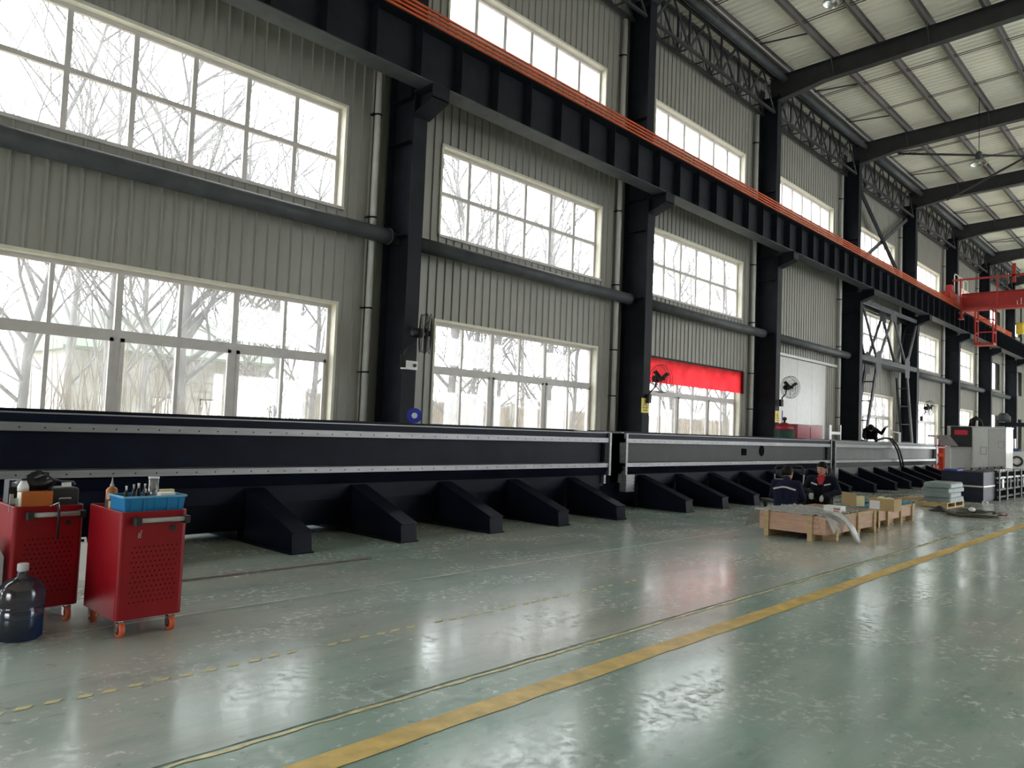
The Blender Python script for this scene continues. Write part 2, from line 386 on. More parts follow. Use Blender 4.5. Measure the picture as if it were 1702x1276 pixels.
# ------------------------------------------------------------------ roof
ce = MB(); pitch = .25; k = 0; xx = XA; row = []
while xx < XB:
    for dx, dz in ((0, 0), (.10, 0), (.13, .035), (.18, .035), (.21, 0)): row.append((xx+dx, dz))
    xx += pitch
row.append((XB, 0)); n = len(row)
for y in (YW+.3, -.9, YB-.1): ce.V += [(a, y, zroof(y)+d) for a, d in row]
for j in range(2):
    for i in range(n-1): ce.face([j*n+i, j*n+i+1, (j+1)*n+i+1, (j+1)*n+i])
ceil = ce.build('ceiling', M_DECK); tag(ceil, kind='structure')
PY = [10.35, 8.87, 7.55, 6.18, 4.8, 3.4, 2.0, .6]
for i, y in enumerate(PY):
    z = zroof(y); t = thing('roof_purlin', 'steel roof purlin running along the hall, %s one in from the window wall' % ORD[i+1], 'purlin', (XC(0), y, z-.2), 0, 'roof purlins under the sheet')
    q = MB(); L_ = XC(8)-XC(0)
    q.box(0, L_, -.006, .006, 0, .195).box(0, L_, -.006, .075, 0, .008).box(0, L_, -.075, .006, .187, .195).box(0, L_, .069, .075, 0, .025); q.build('section', M_PURLIN, t)
# sag rods between purlins, pairs at the third points of each bay
for bay in range(1, 7):
    for fx in (1/3, 2/3):
        for dx in (-.06, .06):
            xx = XC(bay)+S*fx+dx; q = MB(); q.bar((xx, 10.4, zroof(10.4)-.1), (xx, 1.0, zroof(1.0)-.1), .018); q.build('sag_rod', M_STEELROOF, ceil)
    for fx in (.28, .72):
        xx = XC(bay)+S*fx; q = MB(); q.bar((xx, 10.35, zroof(10.35)-.05), (xx+.25, 8.9, zroof(8.9)-.13), .035); q.build('eave_strut', M_STEELROOF, ceil)

def rafter_mesh():
    zt = lambda y: zroof(y)-.21
    bot = [(10.95, 12.35), (10.4, 12.46), (9.2, 12.68), (6, 12.86), (-.9, 13.2)]
    web = MB(); web.prism(bot + [(-.9, zt(-.9)), (10.95, zt(10.95))], 'x', -.008, .008)
    fb = MB(); ft = MB()
    for (a, za), (c, zc) in zip(bot, bot[1:]): fb.prism([(a, za-.016), (a, za), (c, zc), (c, zc-.016)], 'x', -.13, .13)
    ft.prism([(10.95, zt(10.95)-.016), (10.95, zt(10.95)), (-.9, zt(-.9)), (-.9, zt(-.9)-.016)], 'x', -.13, .13)
    ms = []
    for nme, q in (('web', web), ('bottom_flange', fb), ('top_flange', ft)):
        me = q.mesh(nme); me.materials.append(M_STEELROOF); ms.append((nme, me))
    q = MB()
    fbm = []
    for y, zb in ((8.87, 12.71), (6.18, 12.85), (3.4, 12.99)):
        for sx in (-1,):
            f = MB(); f.bar((sx*.42, y, zroof(y)-.17), (sx*.1, y, zb), .06, .012, (0, 1, 0)); me = f.mesh('fly_brace'); me.materials.append(M_STEEL2); fbm.append(me)
    return ms, fbm
RM, FB = rafter_mesh()
for c in range(0, 9):
    t = thing('roof_rafter', 'dark tapered roof rafter on the %s column' % (ORD[c] if c else 'hidden far left'), 'rafter', (XC(c), 0, 0), 0, 'roof rafters')
    for nme, me in RM: add(nme, me, t)
    for me in FB: add('fly_brace', me, t)
# slim bars crossing under the roof of the braced bay
for i, (p, q_) in enumerate((((XC(4)+.2, 9.3, 12.62), (XC(5)-.2, 2.2, 12.95)), ((XC(5)-.2, 9.3, 12.55), (XC(4)+.2, 2.2, 12.9)))):
    t = thing('roof_cross_bar', ('slender dark roof bracing bar running away from the fourth column' if i == 0 else 'slender dark roof bracing bar running away from the fifth column'), 'bracing', p, 0, 'crossing roof bars')
    MB().tube([p, q_], .045, 8).build('bar', M_STEELROOF, t, world=True)

# ------------------------------------------------------------------ columns, tubes, downpipes
def column_mesh():
    parts = []
    q = MB(); q.box(-.15, .15, YC0, YC0+.02, 0, 7.3).box(-.15, .15, YC0+.12, YC0+.14, 7.3, 12.6); parts.append(('front_flange', q, M_STEEL))
    q = MB(); q.box(-.15, .15, YC1-.02, YC1, 0, 12.9); parts.append(('back_flange', q, M_STEEL))
    q = MB(); q.box(-.008, .008, YC0+.02, YC1-.02, 0, 7.3).box(-.008, .008, YC0+.14, YC1-.02, 7.3, 12.6); parts.append(('web', q, M_STEEL))
    q = MB(); q.prism([(YC0, 6.92), (9.99, 7.12), (9.99, 7.33), (YC0, 7.33)], 'x', -.012, .012).box(-.19, .19, 9.97, YC0, 7.32, 7.35)
    q.prism([(YC0, 6.9), (9.98, 7.1), (9.98, 7.125), (YC0, 6.925)], 'x', -.19, .19).box(-.19, .19, 9.98, 10.0, 7.1, 7.32); parts.append(('corbel', q, M_STEEL))
    for z in (4.8, 6.5, 7.3, 9.4):
        q = MB(); q.box(-.148, -.01, YC0+.15, YC1-.021, z, z+.015).box(.01, .148, YC0+.15, YC1-.021, z, z+.015); parts.append(('stiffener', q, M_STEEL))
    out = []
    for n_, q, m in parts: me = q.mesh(n_); me.materials.append(m); out.append((n_, me))
    return out
CM = column_mesh()
for c in range(1, 9):
    t = thing('steel_column', 'dark steel H column, %s from the left along the window wall' % ORD[c], 'column', (XC(c), 0, 0), 0, 'hall columns')
    for nme, me in CM: add(nme, me, t)
    # white downpipe left of the column
    d = thing('downpipe', 'white plastic downpipe on the wall just before the %s column' % ORD[c], 'pipe', (XC(c)-.44, 11.17, 0), 0, 'downpipes')
    MB().lathe([(.062, 0), (.062, 11.94)], 14).build('pipe', M_PIPE, d)
    for z in (1.15, 2.35, 3.49, 5.12, 6.99, 9.0, 11.0): MB().lathe([(.07, z-.015), (.07, z+.015)], 14).box(-.11, -.06, -.01, .1, z-.012, z+.012).build('clamp', M_STEEL, d)
for bay in range(0, 8):
    t = thing('tie_tube', 'round grey tie tube across the wall of the %s window bay' % ORD[bay+1], 'tube', (XC(bay), 10.92, 4.78), 0, 'tie tubes between columns')
    MB().tube([(.16, 0, 0), (S-.28, 0, 0)], .135, 20).build('tube', M_STEEL2, t)
    MB().lathe([(.15, S-.28), (.15, S-.26)], 20, axis='x').build('end_plate', M_STEEL2, t)
    MB().box(S-.28, S-.012, -.006, .006, -.1, .1).build('gusset', M_STEEL2, t)

# ------------------------------------------------------------------ crane runway beam and orange conductor bars
YBm = 10.2; xb0, xb1 = XC(-1), XC(9)-.5
t = thing('crane_runway_beam', 'long dark crane runway beam on the column corbels', 'beam', (xb0, YBm, 7.35))
L_ = xb1-xb0
MB().box(0, L_, -.008, .008, .02, .94).build('web', M_STEEL, t)
MB().box(0, L_, -.2, .2, 0, .02).build('bottom_flange', M_STEEL2, t)
MB().box(0, L_, -.24, .24, .94, .965).build('top_flange', M_STEEL, t)
MB().box(0, L_, -.035, .035, .965, 1.09).build('crane_rail', M_STEEL, t)
sm = MB().box(-.006, .006, -.19, -.008, .02, .93).mesh('stiffener'); sm.materials.append(M_STEEL)
k = 0
while .5+k*.9375 < L_: add('stiffener', sm, t, (.5+k*.9375, 0, 0)); k += 1
for i in range(4):
    t = thing('conductor_bar', 'thin orange conductor bar along the runway beam, %s from the top' % ORD[i+1], 'conductor bar', (xb0, YBm-.27, 8.54-i*.075), 0, 'orange conductor bars')
    MB().box(0, L_-12, -.014, .014, -.018, .018).build('bar', M_ORANGE, t)
    for k in range(14): MB().box(1+k*4.5, 1.05+k*4.5, .014, .03, -.02, .02).build('hanger', M_BLACK, t)

# ------------------------------------------------------------------ eave lattice girders
def girder_parts():
    y0, y1, zb, zt = 10.73, 11.1, 12.0, 13.1; x0, x1 = .16, S-.16; N = 8; dx = (x1-x0)/N; out = []
    for y in (y0, y1):
        for z in (zb, zt):
            q = MB(); q.bar((x0, y, z), (x1, y, z), .075, .075); out.append(('chord', q))
        for i in range(N):
            a, c = x0+i*dx, x0+(i+1)*dx
            q = MB(); q.bar((a, y, zb if i % 2 == 0 else zt), (c, y, zt if i % 2 == 0 else zb), .075, .03, (0, 1, 0)); out.append(('diagonal', q))
            if i % 2 == 0 and i: q = MB(); q.bar((a, y, zb), (a, y, zt), .05, .05); out.append(('post', q))
    for i in range(N):
        a = x0+i*dx
        q = MB(); q.bar((a, y0, zb), (a, y1, zb), .04, .03); out.append(('lacing', q))
        q = MB(); q.bar((a, y0, zb), (a+dx, y1, zb), .03, .03); out.append(('lacing', q))
    res = []
    for n_, q in out: me = q.mesh(n_); me.materials.append(M_STEELROOF); res.append((n_, me))
    return res
GP = girder_parts()
for bay in range(0, 8):
    t = thing('lattice_girder', 'dark lattice eave girder spanning the %s window bay' % ORD[bay+1], 'girder', (XC(bay), 0, 0), 0, 'eave lattice girders')
    for nme, me in GP: add(nme, me, t)
    t = thing('eave_tube', 'round grey tube under the eave of the %s window bay' % ORD[bay+1], 'tube', (XC(bay), 10.42, 13.02), 0, 'eave tubes')
    MB().tube([(.15, 0, 0), (S-.15, 0, 0)], .11, 16).build('tube', M_STEEL2, t)
    MB().box(.14, S-.14, -.18, -.165, .18, .21).build('edge_strip', M_LGREY, t)

# ------------------------------------------------------------------ portal bracing of the fourth bay and cross brace above
XP = XC(4)
for i, y in enumerate((10.56, 11.0)):
    t = thing('portal_brace', ('front' if i == 0 else 'rear') + ' plane of the steel portal bracing between the fourth and fifth columns', 'bracing', (XP, y, 0), 0, 'portal bracing')
    G1, G2, TC = (2.12, 0, 4.72), (5.98, 0, 4.8), (4.0, 0, 6.9)
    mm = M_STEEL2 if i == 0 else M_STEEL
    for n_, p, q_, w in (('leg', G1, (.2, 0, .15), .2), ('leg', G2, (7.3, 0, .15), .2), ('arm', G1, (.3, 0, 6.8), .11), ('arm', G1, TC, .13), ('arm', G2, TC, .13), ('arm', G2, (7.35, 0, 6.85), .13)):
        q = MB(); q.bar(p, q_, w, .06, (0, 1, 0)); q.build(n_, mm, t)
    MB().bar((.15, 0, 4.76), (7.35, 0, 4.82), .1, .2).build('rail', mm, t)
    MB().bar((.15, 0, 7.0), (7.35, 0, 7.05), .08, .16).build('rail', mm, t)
    for g in (G1, G2): MB().prism([(g[0]-.3, g[2]-.45), (g[0]+.3, g[2]-.45), (g[0]+.36, g[2]+.3), (g[0], g[2]+.5), (g[0]-.36, g[2]+.3)], 'y', -.045, -.032).build('gusset', M_STEEL2, t)
    MB().box(TC[0]-.4, TC[0]+.4, -.045, -.032, 6.65, 7.1).build('gusset', M_STEEL2, t)
    if i == 0:
        for z in (.7, 1.5, 2.3, 3.1, 3.9):
            for a, c in ((G1, .2), (G2, 7.3)):
                f = (z-.15)/(4.72-.15); xx = c+(a[0]-c)*f; MB().bar((xx, .03, z), (xx, .4, z), .05).build('rung', mm, t)
for i, (p, q_) in enumerate((((XP+.2, 10.9, 11.9), (XP+S-.2, 10.9, 8.3)), ((XP+S-.2, 11.0, 11.9), (XP+.2, 11.0, 8.3)))):
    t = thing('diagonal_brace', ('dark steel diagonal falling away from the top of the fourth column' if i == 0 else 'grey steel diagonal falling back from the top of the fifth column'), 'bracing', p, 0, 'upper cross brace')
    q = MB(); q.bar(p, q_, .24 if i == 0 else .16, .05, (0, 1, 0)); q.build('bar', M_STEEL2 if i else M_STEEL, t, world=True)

# ------------------------------------------------------------------ overhead crane
XG = 43.0
t = thing('overhead_crane', 'red overhead travelling crane riding the runway beam at the far end', 'crane', (XG, YBm, 8.44))
def cb(name, m, *boxes):
    q = MB()
    for bx in boxes: q.box(*bx)
    return q.build(name, m, t, world=True)
gd = cb('girder', M_REDCRANE, (XG-.02, XG+.0, -12, 9.75, 8.2, 8.95), (XG+.5, XG+.52, -12, 9.75, 8.2, 8.95), (XG-.1, XG+.6, -12, 9.75, 8.95, 8.98), (XG-.1, XG+.6, -12, 9.75, 8.17, 8.2))
cb('walkway', M_REDCRANE, (XG-.85, XG-.1, -12, 9.6, 8.05, 8.09), (XG-.88, XG-.85, -12, 9.6, 8.0, 8.14))
cb('end_carriage', M_REDCRANE, (XG-1.2, XG+2.6, 9.98, 10.36, 8.62, 9.0))
for xx in (XG-.7, XG+2.1): 
    q = MB(); q.lathe([(.24, 10.11), (.24, 10.23)], 24, (xx, 0, 8.68), 'y'); w_ = q.build('wheel', M_CHROME, t, world=True)
cb('buffer', M_REDCRANE, (XG-1.36, XG-1.2, 10.05, 10.3, 8.7, 8.92))
cb('motor', M_REDCRANE, (XG-1.0, XG-.55, 9.95, 10.2, 9.0, 9.32))
cb('hand_rail', M_REDCRANE, (XG-.9, XG-.8, -12, 9.95, 9.5, 9.58))
for y in (9.6, 8.05, 6.5, 4.9, 3.3): cb('rail_post', M_REDCRANE, (XG-.88, XG-.82, y-.03, y+.03, 8.05, 9.5))
cb('rail_post', M_REDCRANE, (XG-.9, XG-.8, 7.3, 7.45, 9.2, 10.1))
# guard rail at the end, cream coloured
for xx in (XG-.5, XG+.4, XG+1.3):
    q = MB(); q.tube([(xx, 9.95, 9.0), (xx, 9.95, 9.85), (xx+.12, 9.95, 9.95), (xx+.7, 9.95, 9.95), (xx+.8, 9.95, 9.85), (xx+.8, 9.95, 9.0)], .022, 6); q.build('guard_rail', M_YEL if False else M_CREAM, t, world=True)
# maintenance ladder cage under the girder
for xx in (XG-.7, XG-.1):
    for y in (8.25, 9.0): cb('cage_post', M_REDCRANE, (xx-.03, xx+.03, y-.03, y+.03, 6.35, 8.2))
for z in (6.36, 6.9, 7.5): cb('cage_rail', M_REDCRANE, (XG-.75, XG-.05, 8.22, 8.28, z, z+.05), (XG-.75, XG-.05, 8.97, 9.03, z, z+.05), (XG-.75, XG-.69, 8.22, 9.03, z, z+.05))
cb('cage_floor', M_REDCRANE, (XG-.75, XG-.05, 8.22, 9.03, 6.3, 6.35))
cb('collector_arm', M_REDCRANE, (XG-.8, XG-.74, 9.55, 9.62, 7.6, 8.2), (XG-.6, XG-.54, 9.55, 9.62, 7.6, 8.2), (XG-.82, XG-.5, 9.52, 9.7, 7.9, 7.98), (XG-.82, XG-.5, 9.52, 9.7, 7.6, 7.68))
c0 = onX(1690, 516, XG-.03); M_LET = mat('white_letter_paint', (.8, .78, .76), .5)
for k_, (dy, h_) in enumerate(((0, .22), (-.16, .34), (-.32, .22))): cb('character_stroke', M_LET, (XG-.028, XG-.02, c0.y+dy-.04, c0.y+dy, 8.24, 8.24+h_))
cb('character_stroke', M_LET, (XG-.028, XG-.02, c0.y-.36, c0.y, 8.24, 8.28))
hk = onX(1697, 540, XG+.8)
t = thing('hoist_block', 'yellow hoist hook block hanging below the red crane', 'hook', (XG+.8, hk.y, hk.z))
MB().cbox(-.25, .25, -.18, .18, -.45, .1, .08).build('block', M_YEL, t); MB().tube([(0, 0, .1), (0, 0, 9-hk.z-.7)], .03, 8).build('rope', M_STEEL, t)
MB().tube([(0, 0, -.45), (0, 0, -.6), (.1, 0, -.7), (.02, 0, -.82), (-.1, 0, -.74)], [.04, .04, .04, .035, .02], 8).build('hook', M_STEEL, t)

# ------------------------------------------------------------------ pendant lamps
def lamp(px, py, y, ztop, label):
    p = onY(px, py, y); t = thing('pendant_lamp', label, 'lamp', p, 0, 'high bay pendant lamps')
    MB().lathe([(.265, -.02), (.25, .02), (.17, .1), (.1, .17), (.09, .17), (.15, .09), (.235, .015), (.25, -.02)], 24, cap=False).build('shade', M_CHROME, t)
    MB().lathe([(.1, .16), (.1, .36), (.06, .42), (.02, .44)], 16).build('housing', M_STEEL2, t)
    MB().ball((0, 0, .06), .07).build('bulb', M_WHITE, t)
    MB().tube([(0, 0, .43), (0, 0, ztop-p.z)], .012, 6).build('rod', M_STEEL, t)
lamp(1627, 272, 6.2, 13.4, 'metal bell lamp hanging by a thin rod near the roof cross bars')
lamp(1384, 4, 7.5, 13.4, 'metal bell lamp cut off by the top edge of the picture')

# ------------------------------------------------------------------ machine beams
def machine_beam(x0, x1, feet, label, paint, web, apron, lstrip, has_windows=False, joint=True):
    yf = 8.5; t = thing('machine_bed_beam', label, 'machine beam', (x0, yf, 0), 0, 'long machine beams'); L_ = x1-x0
    pr = lambda poly, name, m, a=0, c=L_: MB().prism(poly, 'x', a, c).build(name, m, t)
    pr([(.0, 1.355), (.0, 1.45), (.9, 1.45), (.9, .45), (.12, .45), (.12, .72), (.09, .74), (.09, .89), (.1, 1.27), (.02, 1.35)], 'body', paint)
    pr([(.085, .9), (.085, 1.26), (.1, 1.26), (.1, .9)], 'web_plate', web, .12, L_-.12)
    pr([(-.03, 1.27), (-.03, 1.352), (.05, 1.36), (.1, 1.355), (.1, 1.27)], 'upper_rail_strip', lstrip)
    pr([(-.03, .81), (-.03, .885), (.1, .895), (.1, .81)], 'lower_rail_strip', lstrip)
    pr([(-.02, .79), (.06, .81), (.12, .81), (.12, .68), (.06, .66)], 'apron', apron)
    pr([(.82, 1.45), (.82, 1.485), (.9, 1.485), (.9, 1.45)], 'rear_rail', paint)
    pr([(-.006, 1.44), (-.006, 1.453), (.015, 1.453), (.015, 1.44)], 'edge_highlight', lstrip)  # light strip painting the highlight along the front top edge
    h = MB(); k = .3
    while k < L_-.2: 
        h.lathe([(.009, -.034), (.009, -.03)], 8, (k, 0, 1.305), 'y').lathe([(.009, -.034), (.009, -.03)], 8, (k, 0, .845), 'y'); k += .22
    tag(h.build('bolt_holes', M_BLACK, t), kind='stuff')
    for fx in feet:
        f = MB(); a = fx-x0; w = .125
        prof = [(-1.0, .0), (-1.0, .225), (-.94, .25), (.12, .62), (.12, .0)]
        f.prism([(-.95, .02), (-.95, .23), (.12, .61), (.12, .02)], 'x', a-w+.02, a+w-.02)
        ft = f.build('foot', M_NAVY, t)
        MB().prism([(-.99, .215), (-.99, .235), (.12, .635), (.12, .61)], 'x', a-w, a+w).build('top_plate', M_NAVY, ft)
        MB().prism([(-1.0, .0), (-1.0, .02), (.3, .02), (.3, .0)], 'x', a-w-.02, a+w+.02).build('base_plate', M_NAVY, ft)
        MB().prism([(-.99, .02), (-.965, .225), (-.94, .225), (-.94, .02)], 'x', a-w, a+w).build('end_plate', M_NAVY, ft)
    q = MB()
    for fx in feet: a = fx-x0; q.box(a-.14, a+.14, .2, .85, 0, .46)
    pr([(.2, .12), (.2, .46), (.85, .46), (.85, .12)], 'lower_box', paint)
    for fx in feet: a = fx-x0; MB().box(a-.14, a+.14, .22, 1.15, 0, .14).build('cross_foot', M_NAVY, t)
    # machined end frames with bolt rows
    for e, s_ in ((0, 1), (L_, -1)):
        q = MB(); a0, a1 = sorted((e, e+s_*.06)); q.box(a0, a1, -.05, .06, .66, 1.45).box(a0, a1, .06, .9, 1.2, 1.47).box(a0, a1, .06, .3, .5, 1.2).box(a0, a1, .6, .9, .5, 1.2)
        ep = q.build('end_plate', M_MACHINED, t)
        a0, a1 = sorted((e+s_*.06, e+s_*.14)); MB().box(a0, a1, .06, .075, .92, 1.25).build('bolt_flange', M_MACHINED if s_ > 0 else M_NAVY, t)
        q = MB()
        for z in (.96, 1.04, 1.12, 1.2): q.lathe([(.012, .054), (.012, .06)], 8, ((a0+a1)/2+.01, 0, z), 'y')
        tag(q.build('bolt_row', M_BLACK, t), kind='stuff')
    if joint:
        q = MB(); q.box(.06, .34, -.03, .12, .33, .66); q.build('foot_flange', M_MACHINED, t)
        q = MB()
        for z in (.38, .45, .52, .59): q.lathe([(.012, -.036), (.012, -.03)], 8, (.31, 0, z), 'y')
        tag(q.build('bolt_row', M_BLACK, t), kind='stuff')
    if has_windows:
        c = onY(1236.5, 751, yf+.08); MB().box(c.x-x0-.12, c.x-x0+.12, .07, .0845, c.z-.08, c.z+.08).build('square_port', M_DARK, t)
        c = onY(1266, 749, yf+.08); q = MB(); q.lathe([(.13, .07), (.13, .0845)], 24, (c.x-x0, 0, c.z), 'y'); q.build('round_port', M_DARK, t)
    return t
machine_beam(1.0, 11.82, [1.7, 3.2, 4.74, 6.26, 7.83, 9.32, 10.85], 'long dark navy machine beam behind the red tool carts', M_NAVY, M_NAVY, M_NAVY, M_MACHINED, joint=False)
machine_beam(12.3, 22.72, [13.1, 14.53, 15.95, 17.45, 18.9, 20.35, 21.6], 'grey machine beam with square and round ports behind the seated workers', M_NAVY, M_BEDGREY, M_NAVY, M_MACHINED, True)
machine_beam(22.98, 33.7, [23.6, 25.5, 26.95, 28.42, 29.87, 31.45, 32.9], 'pale grey machine beam with black hoses, nearest the white machine', M_BEDLIGHT, M_BEDLIGHT, M_BEDLIGHT, M_MACHINED)
for i, dx in enumerate((0, 4)):
    pts = [onY(x_+dx, y_, 8.36 if k > 2 else 8.6) for k, (x_, y_) in enumerate(((1456, 731), (1468, 727.6), (1478, 729), (1486, 738), (1492, 750), (1496, 765), (1498, 776)))]
    for p in pts[:3]: p.z = max(p.z, 1.5)
    t = thing('black_hose', ('left' if i == 0 else 'right') + ' one of two black hoses hanging over the pale grey beam', 'hose', pts[-1], 0, 'hoses over the beam')
    MB().tube(pts, .03, 8).build('tubing', M_BLACK, t, world=True)

# ------------------------------------------------------------------ red tool carts
def tool_cart(cx, y0, h, label):
    w, d = .44, .61; t = thing('tool_cart', label, 'tool cart', (cx, y0+d/2, 0), 0, 'red tool carts'); a, c = w/2, d/2
    q = MB(); r = .03
    def ring(z, e=0): 
        out = []
        for sx, sy in ((1, -1), (1, 1), (-1, 1), (-1, -1)):
            for k in range(5):
                an = {(1, -1): -90, (1, 1): 0, (-1, 1): 90, (-1, -1): 180}[(sx, sy)] + k*22.5
                out.append((sx*(a-r)+math.cos(math.radians(an))*(r-e), sy*(c-r)+math.sin(math.radians(an))*(r-e), z))
        return out
    q.loft([ring(.12), ring(h-.004), ring(h, .003), ring(h, .012), ring(h-.04, .012), ring(h-.041, .02)], True, False); q.build('body', M_RED, t)
    hb = MB(); hb.tube([(-.115, -c-.055, h-.055), (.175, -c-.055, h-.055)], .016, 12)
    hd = hb.build('handle', M_GREYPL, t)
    for sx in (-.135, .19): MB().box(sx-.018, sx+.018, -c-.075, -c+.001, h-.085, h-.035).build('handle_bracket', M_BLACK, hd)
    q = MB()
    for i in range(10):
        for j in range(12): q.lathe([(.005, -c-.0012), (.005, -c+.001)], 8, (-.14+i*.031+(.0155 if j % 2 else 0), 0, .23+j*.033), 'y')
    tag(q.build('punched_holes', M_DARK, t), kind='stuff')
    MB().lathe([(.02, -c-.008), (.02, -c+.001)], 16, (.12, 0, h-.12), 'y').build('lock', M_BLACK, t)
    for sx in (-1, 1):
        for sy in (-1, 1):
            xx, yy = sx*(a-.055), sy*(c-.055); cs = MB()
            cs.box(xx-.035, xx+.035, yy-.035, yy+.035, .112, .12).lathe([(.018, .095), (.018, .113)], 12, (xx, yy, 0)).box(xx-.024, xx-.02, yy-.02, yy+.025, .04, .1).box(xx+.02, xx+.024, yy-.02, yy+.025, .04, .1).box(xx-.024, xx+.024, yy-.02, yy+.02, .096, .1)
            cs = cs.build('caster', M_CHROME, t)
            q = MB(); q.lathe([(.03, -.016), (.05, -.016), (.051, 0), (.05, .016), (.03, .016)], 20, (xx, yy, .051), 'x'); q.build('wheel', M_ORWHEEL, cs)
            MB().lathe([(.031, -.018), (.031, .018)], 16, (xx, yy, .051), 'x').build('hub', M_BLACK, cs)
    return t
c1 = tool_cart(2.22, 5.34, .83, 'bright red tool cart carrying the blue plastic crate')
c2 = tool_cart(1.772, 6.01, .82, 'darker red tool cart behind the water jug, loaded with tools')
for s_, z, sz, ch in ((0, .655, .05, '8'), (.012, .69, .035, 'c')):
    fc = bpy.data.curves.new('cart_mark', 'FONT'); fc.body = ch; fc.size = sz; fc.extrude = .0005; fc.align_x = 'CENTER'
    fo = bpy.data.objects.new('tmp', fc); col.objects.link(fo); dg = bpy.context.evaluated_depsgraph_get(); fm = bpy.data.meshes.new_from_object(fo.evaluated_get(dg)); bpy.data.objects.remove(fo)
    o = add('cart_mark', fm, c1, (-.1+s_, -.3065, z)); o.rotation_euler = (math.pi/2, .1, 0); fm.materials.clear(); fm.materials.append(M_GREYPL)
# things on the near cart
ct = .83-.04
t = thing('plastic_crate', 'bright blue plastic crate on the near red cart', 'crate', (2.225, 5.497, ct))
w, d, h = .205, .13, .14
def ring_r(w, d, z): return [(-w, -d, z), (w, -d, z), (w, d, z), (-w, d, z)]
q = MB(); q.loft([ring_r(w-.015, d-.012, 0), ring_r(w, d, h), ring_r(w-.005, d-.005, h), ring_r(w-.02, d-.017, .005)]); q.build('shell', M_BLUEPL, t)
q = MB(); q.loft([ring_r(w+.008, d+.008, h-.012), ring_r(w+.008, d+.008, h), ring_r(w-.004, d-.004, h), ring_r(w-.004, d-.004, h-.012)], False); 
n0 = len(q.V)-16
for j in range(4): q.face([n0+j, n0+(j+1) % 4, n0+12+(j+1) % 4, n0+12+j])
q.build('rim', mat('pale_blue_rim', (.15, .4, .6), .3), t)
for i in range(5): MB().box(-.16+i*.08, -.152+i*.08, -d-.004, -d+.012, .01, h-.02).build('rib', M_BLUEPL, t)
cy = ct+.006
t = thing('acrylic_cylinder', 'clear acrylic cylinder standing in the blue crate', 'cylinder', (2.27, 5.53, cy)); MB().lathe([(.034, 0), (.034, .245), (.031, .245), (.031, .004)], 20).build('wall', M_CLEAR, t)
MB().lathe([(.0365, .238), (.0365, .25), (.031, .25), (.031, .238)], 20).build('rim', M_WHITE, t)
t = thing('white_carton', 'small white carton in the blue crate', 'carton', (2.315, 5.42, cy)); MB().box(-.05, .05, -.03, .03, 0, .15).build('box', M_WHITE, t); MB().box(-.045, .045, -.031, .031, .12, .135).build('band', M_LGREY, t)
t = thing('yellow_carton', 'yellow card carton behind the white one in the blue crate', 'carton', (2.35, 5.51, cy)); MB().box(-.05, .05, -.025, .025, 0, .162).build('box', M_FOAM, t); MB().box(-.03, .03, -.0255, .0255, .05, .1).build('label_patch', M_YEL, t)
for i, (dx, dy, h_, r_) in enumerate(((-.13, .07, .19, .013), (-.085, .06, .2, .012), (-.045, .08, .205, .015), (-.015, .03, .17, .012), (.0, .085, .2, .014))):
    t = thing('dark_bottle', 'small dark dropper bottle in the blue crate, %s from the left' % ORD[i+1], 'bottle', (2.225+dx, 5.475+dy, cy), 0, 'small bottles in the blue crate')
    MB().lathe([(r_, 0), (r_, h_*.75), (r_*.5, h_*.84)], 10).build('body', M_BLACK, t); MB().lathe([(r_*.5, h_*.84), (r_*.55, h_)], 10).build('cap', M_GREYPL if i % 2 else M_WHITE, t)
t = thing('squeeze_bottle', 'amber squeeze bottle with a nozzle at the corner of the near cart', 'bottle', (2.075, 5.75, ct))
MB().lathe([(.036, 0), (.038, .01), (.038, .15), (.03, .165), (.012, .175)], 20).build('body', M_AMBER, t); MB().lathe([(.014, .172), (.014, .19), (.008, .195), (.003, .24)], 12).build('nozzle', M_GREYPL, t); MB().lathe([(.0385, .02), (.0385, .09)], 20, cap=False).build('label_band', mat('dark_label', (.05, .045, .04), .5), t)
t = thing('tan_box', 'small tan box leaning by the amber bottle on the near cart', 'box', (2.05, 5.64, ct)); MB().box(-.025, .025, -.02, .02, 0, .085).build('box', M_CARD, t); MB().box(-.02, .02, -.0205, .0205, .03, .06).build('label_patch', M_FOAM, t)
t = thing('olive_can', 'small olive can between the tan box and blue crate', 'can', (2.1, 5.66, ct)); MB().lathe([(.028, 0), (.028, .075), (.024, .08)], 16).build('body', mat('olive', (.1, .1, .05), .4), t); MB().lathe([(.02, .08), (.02, .09)], 12).build('cap', M_BLACK, t)
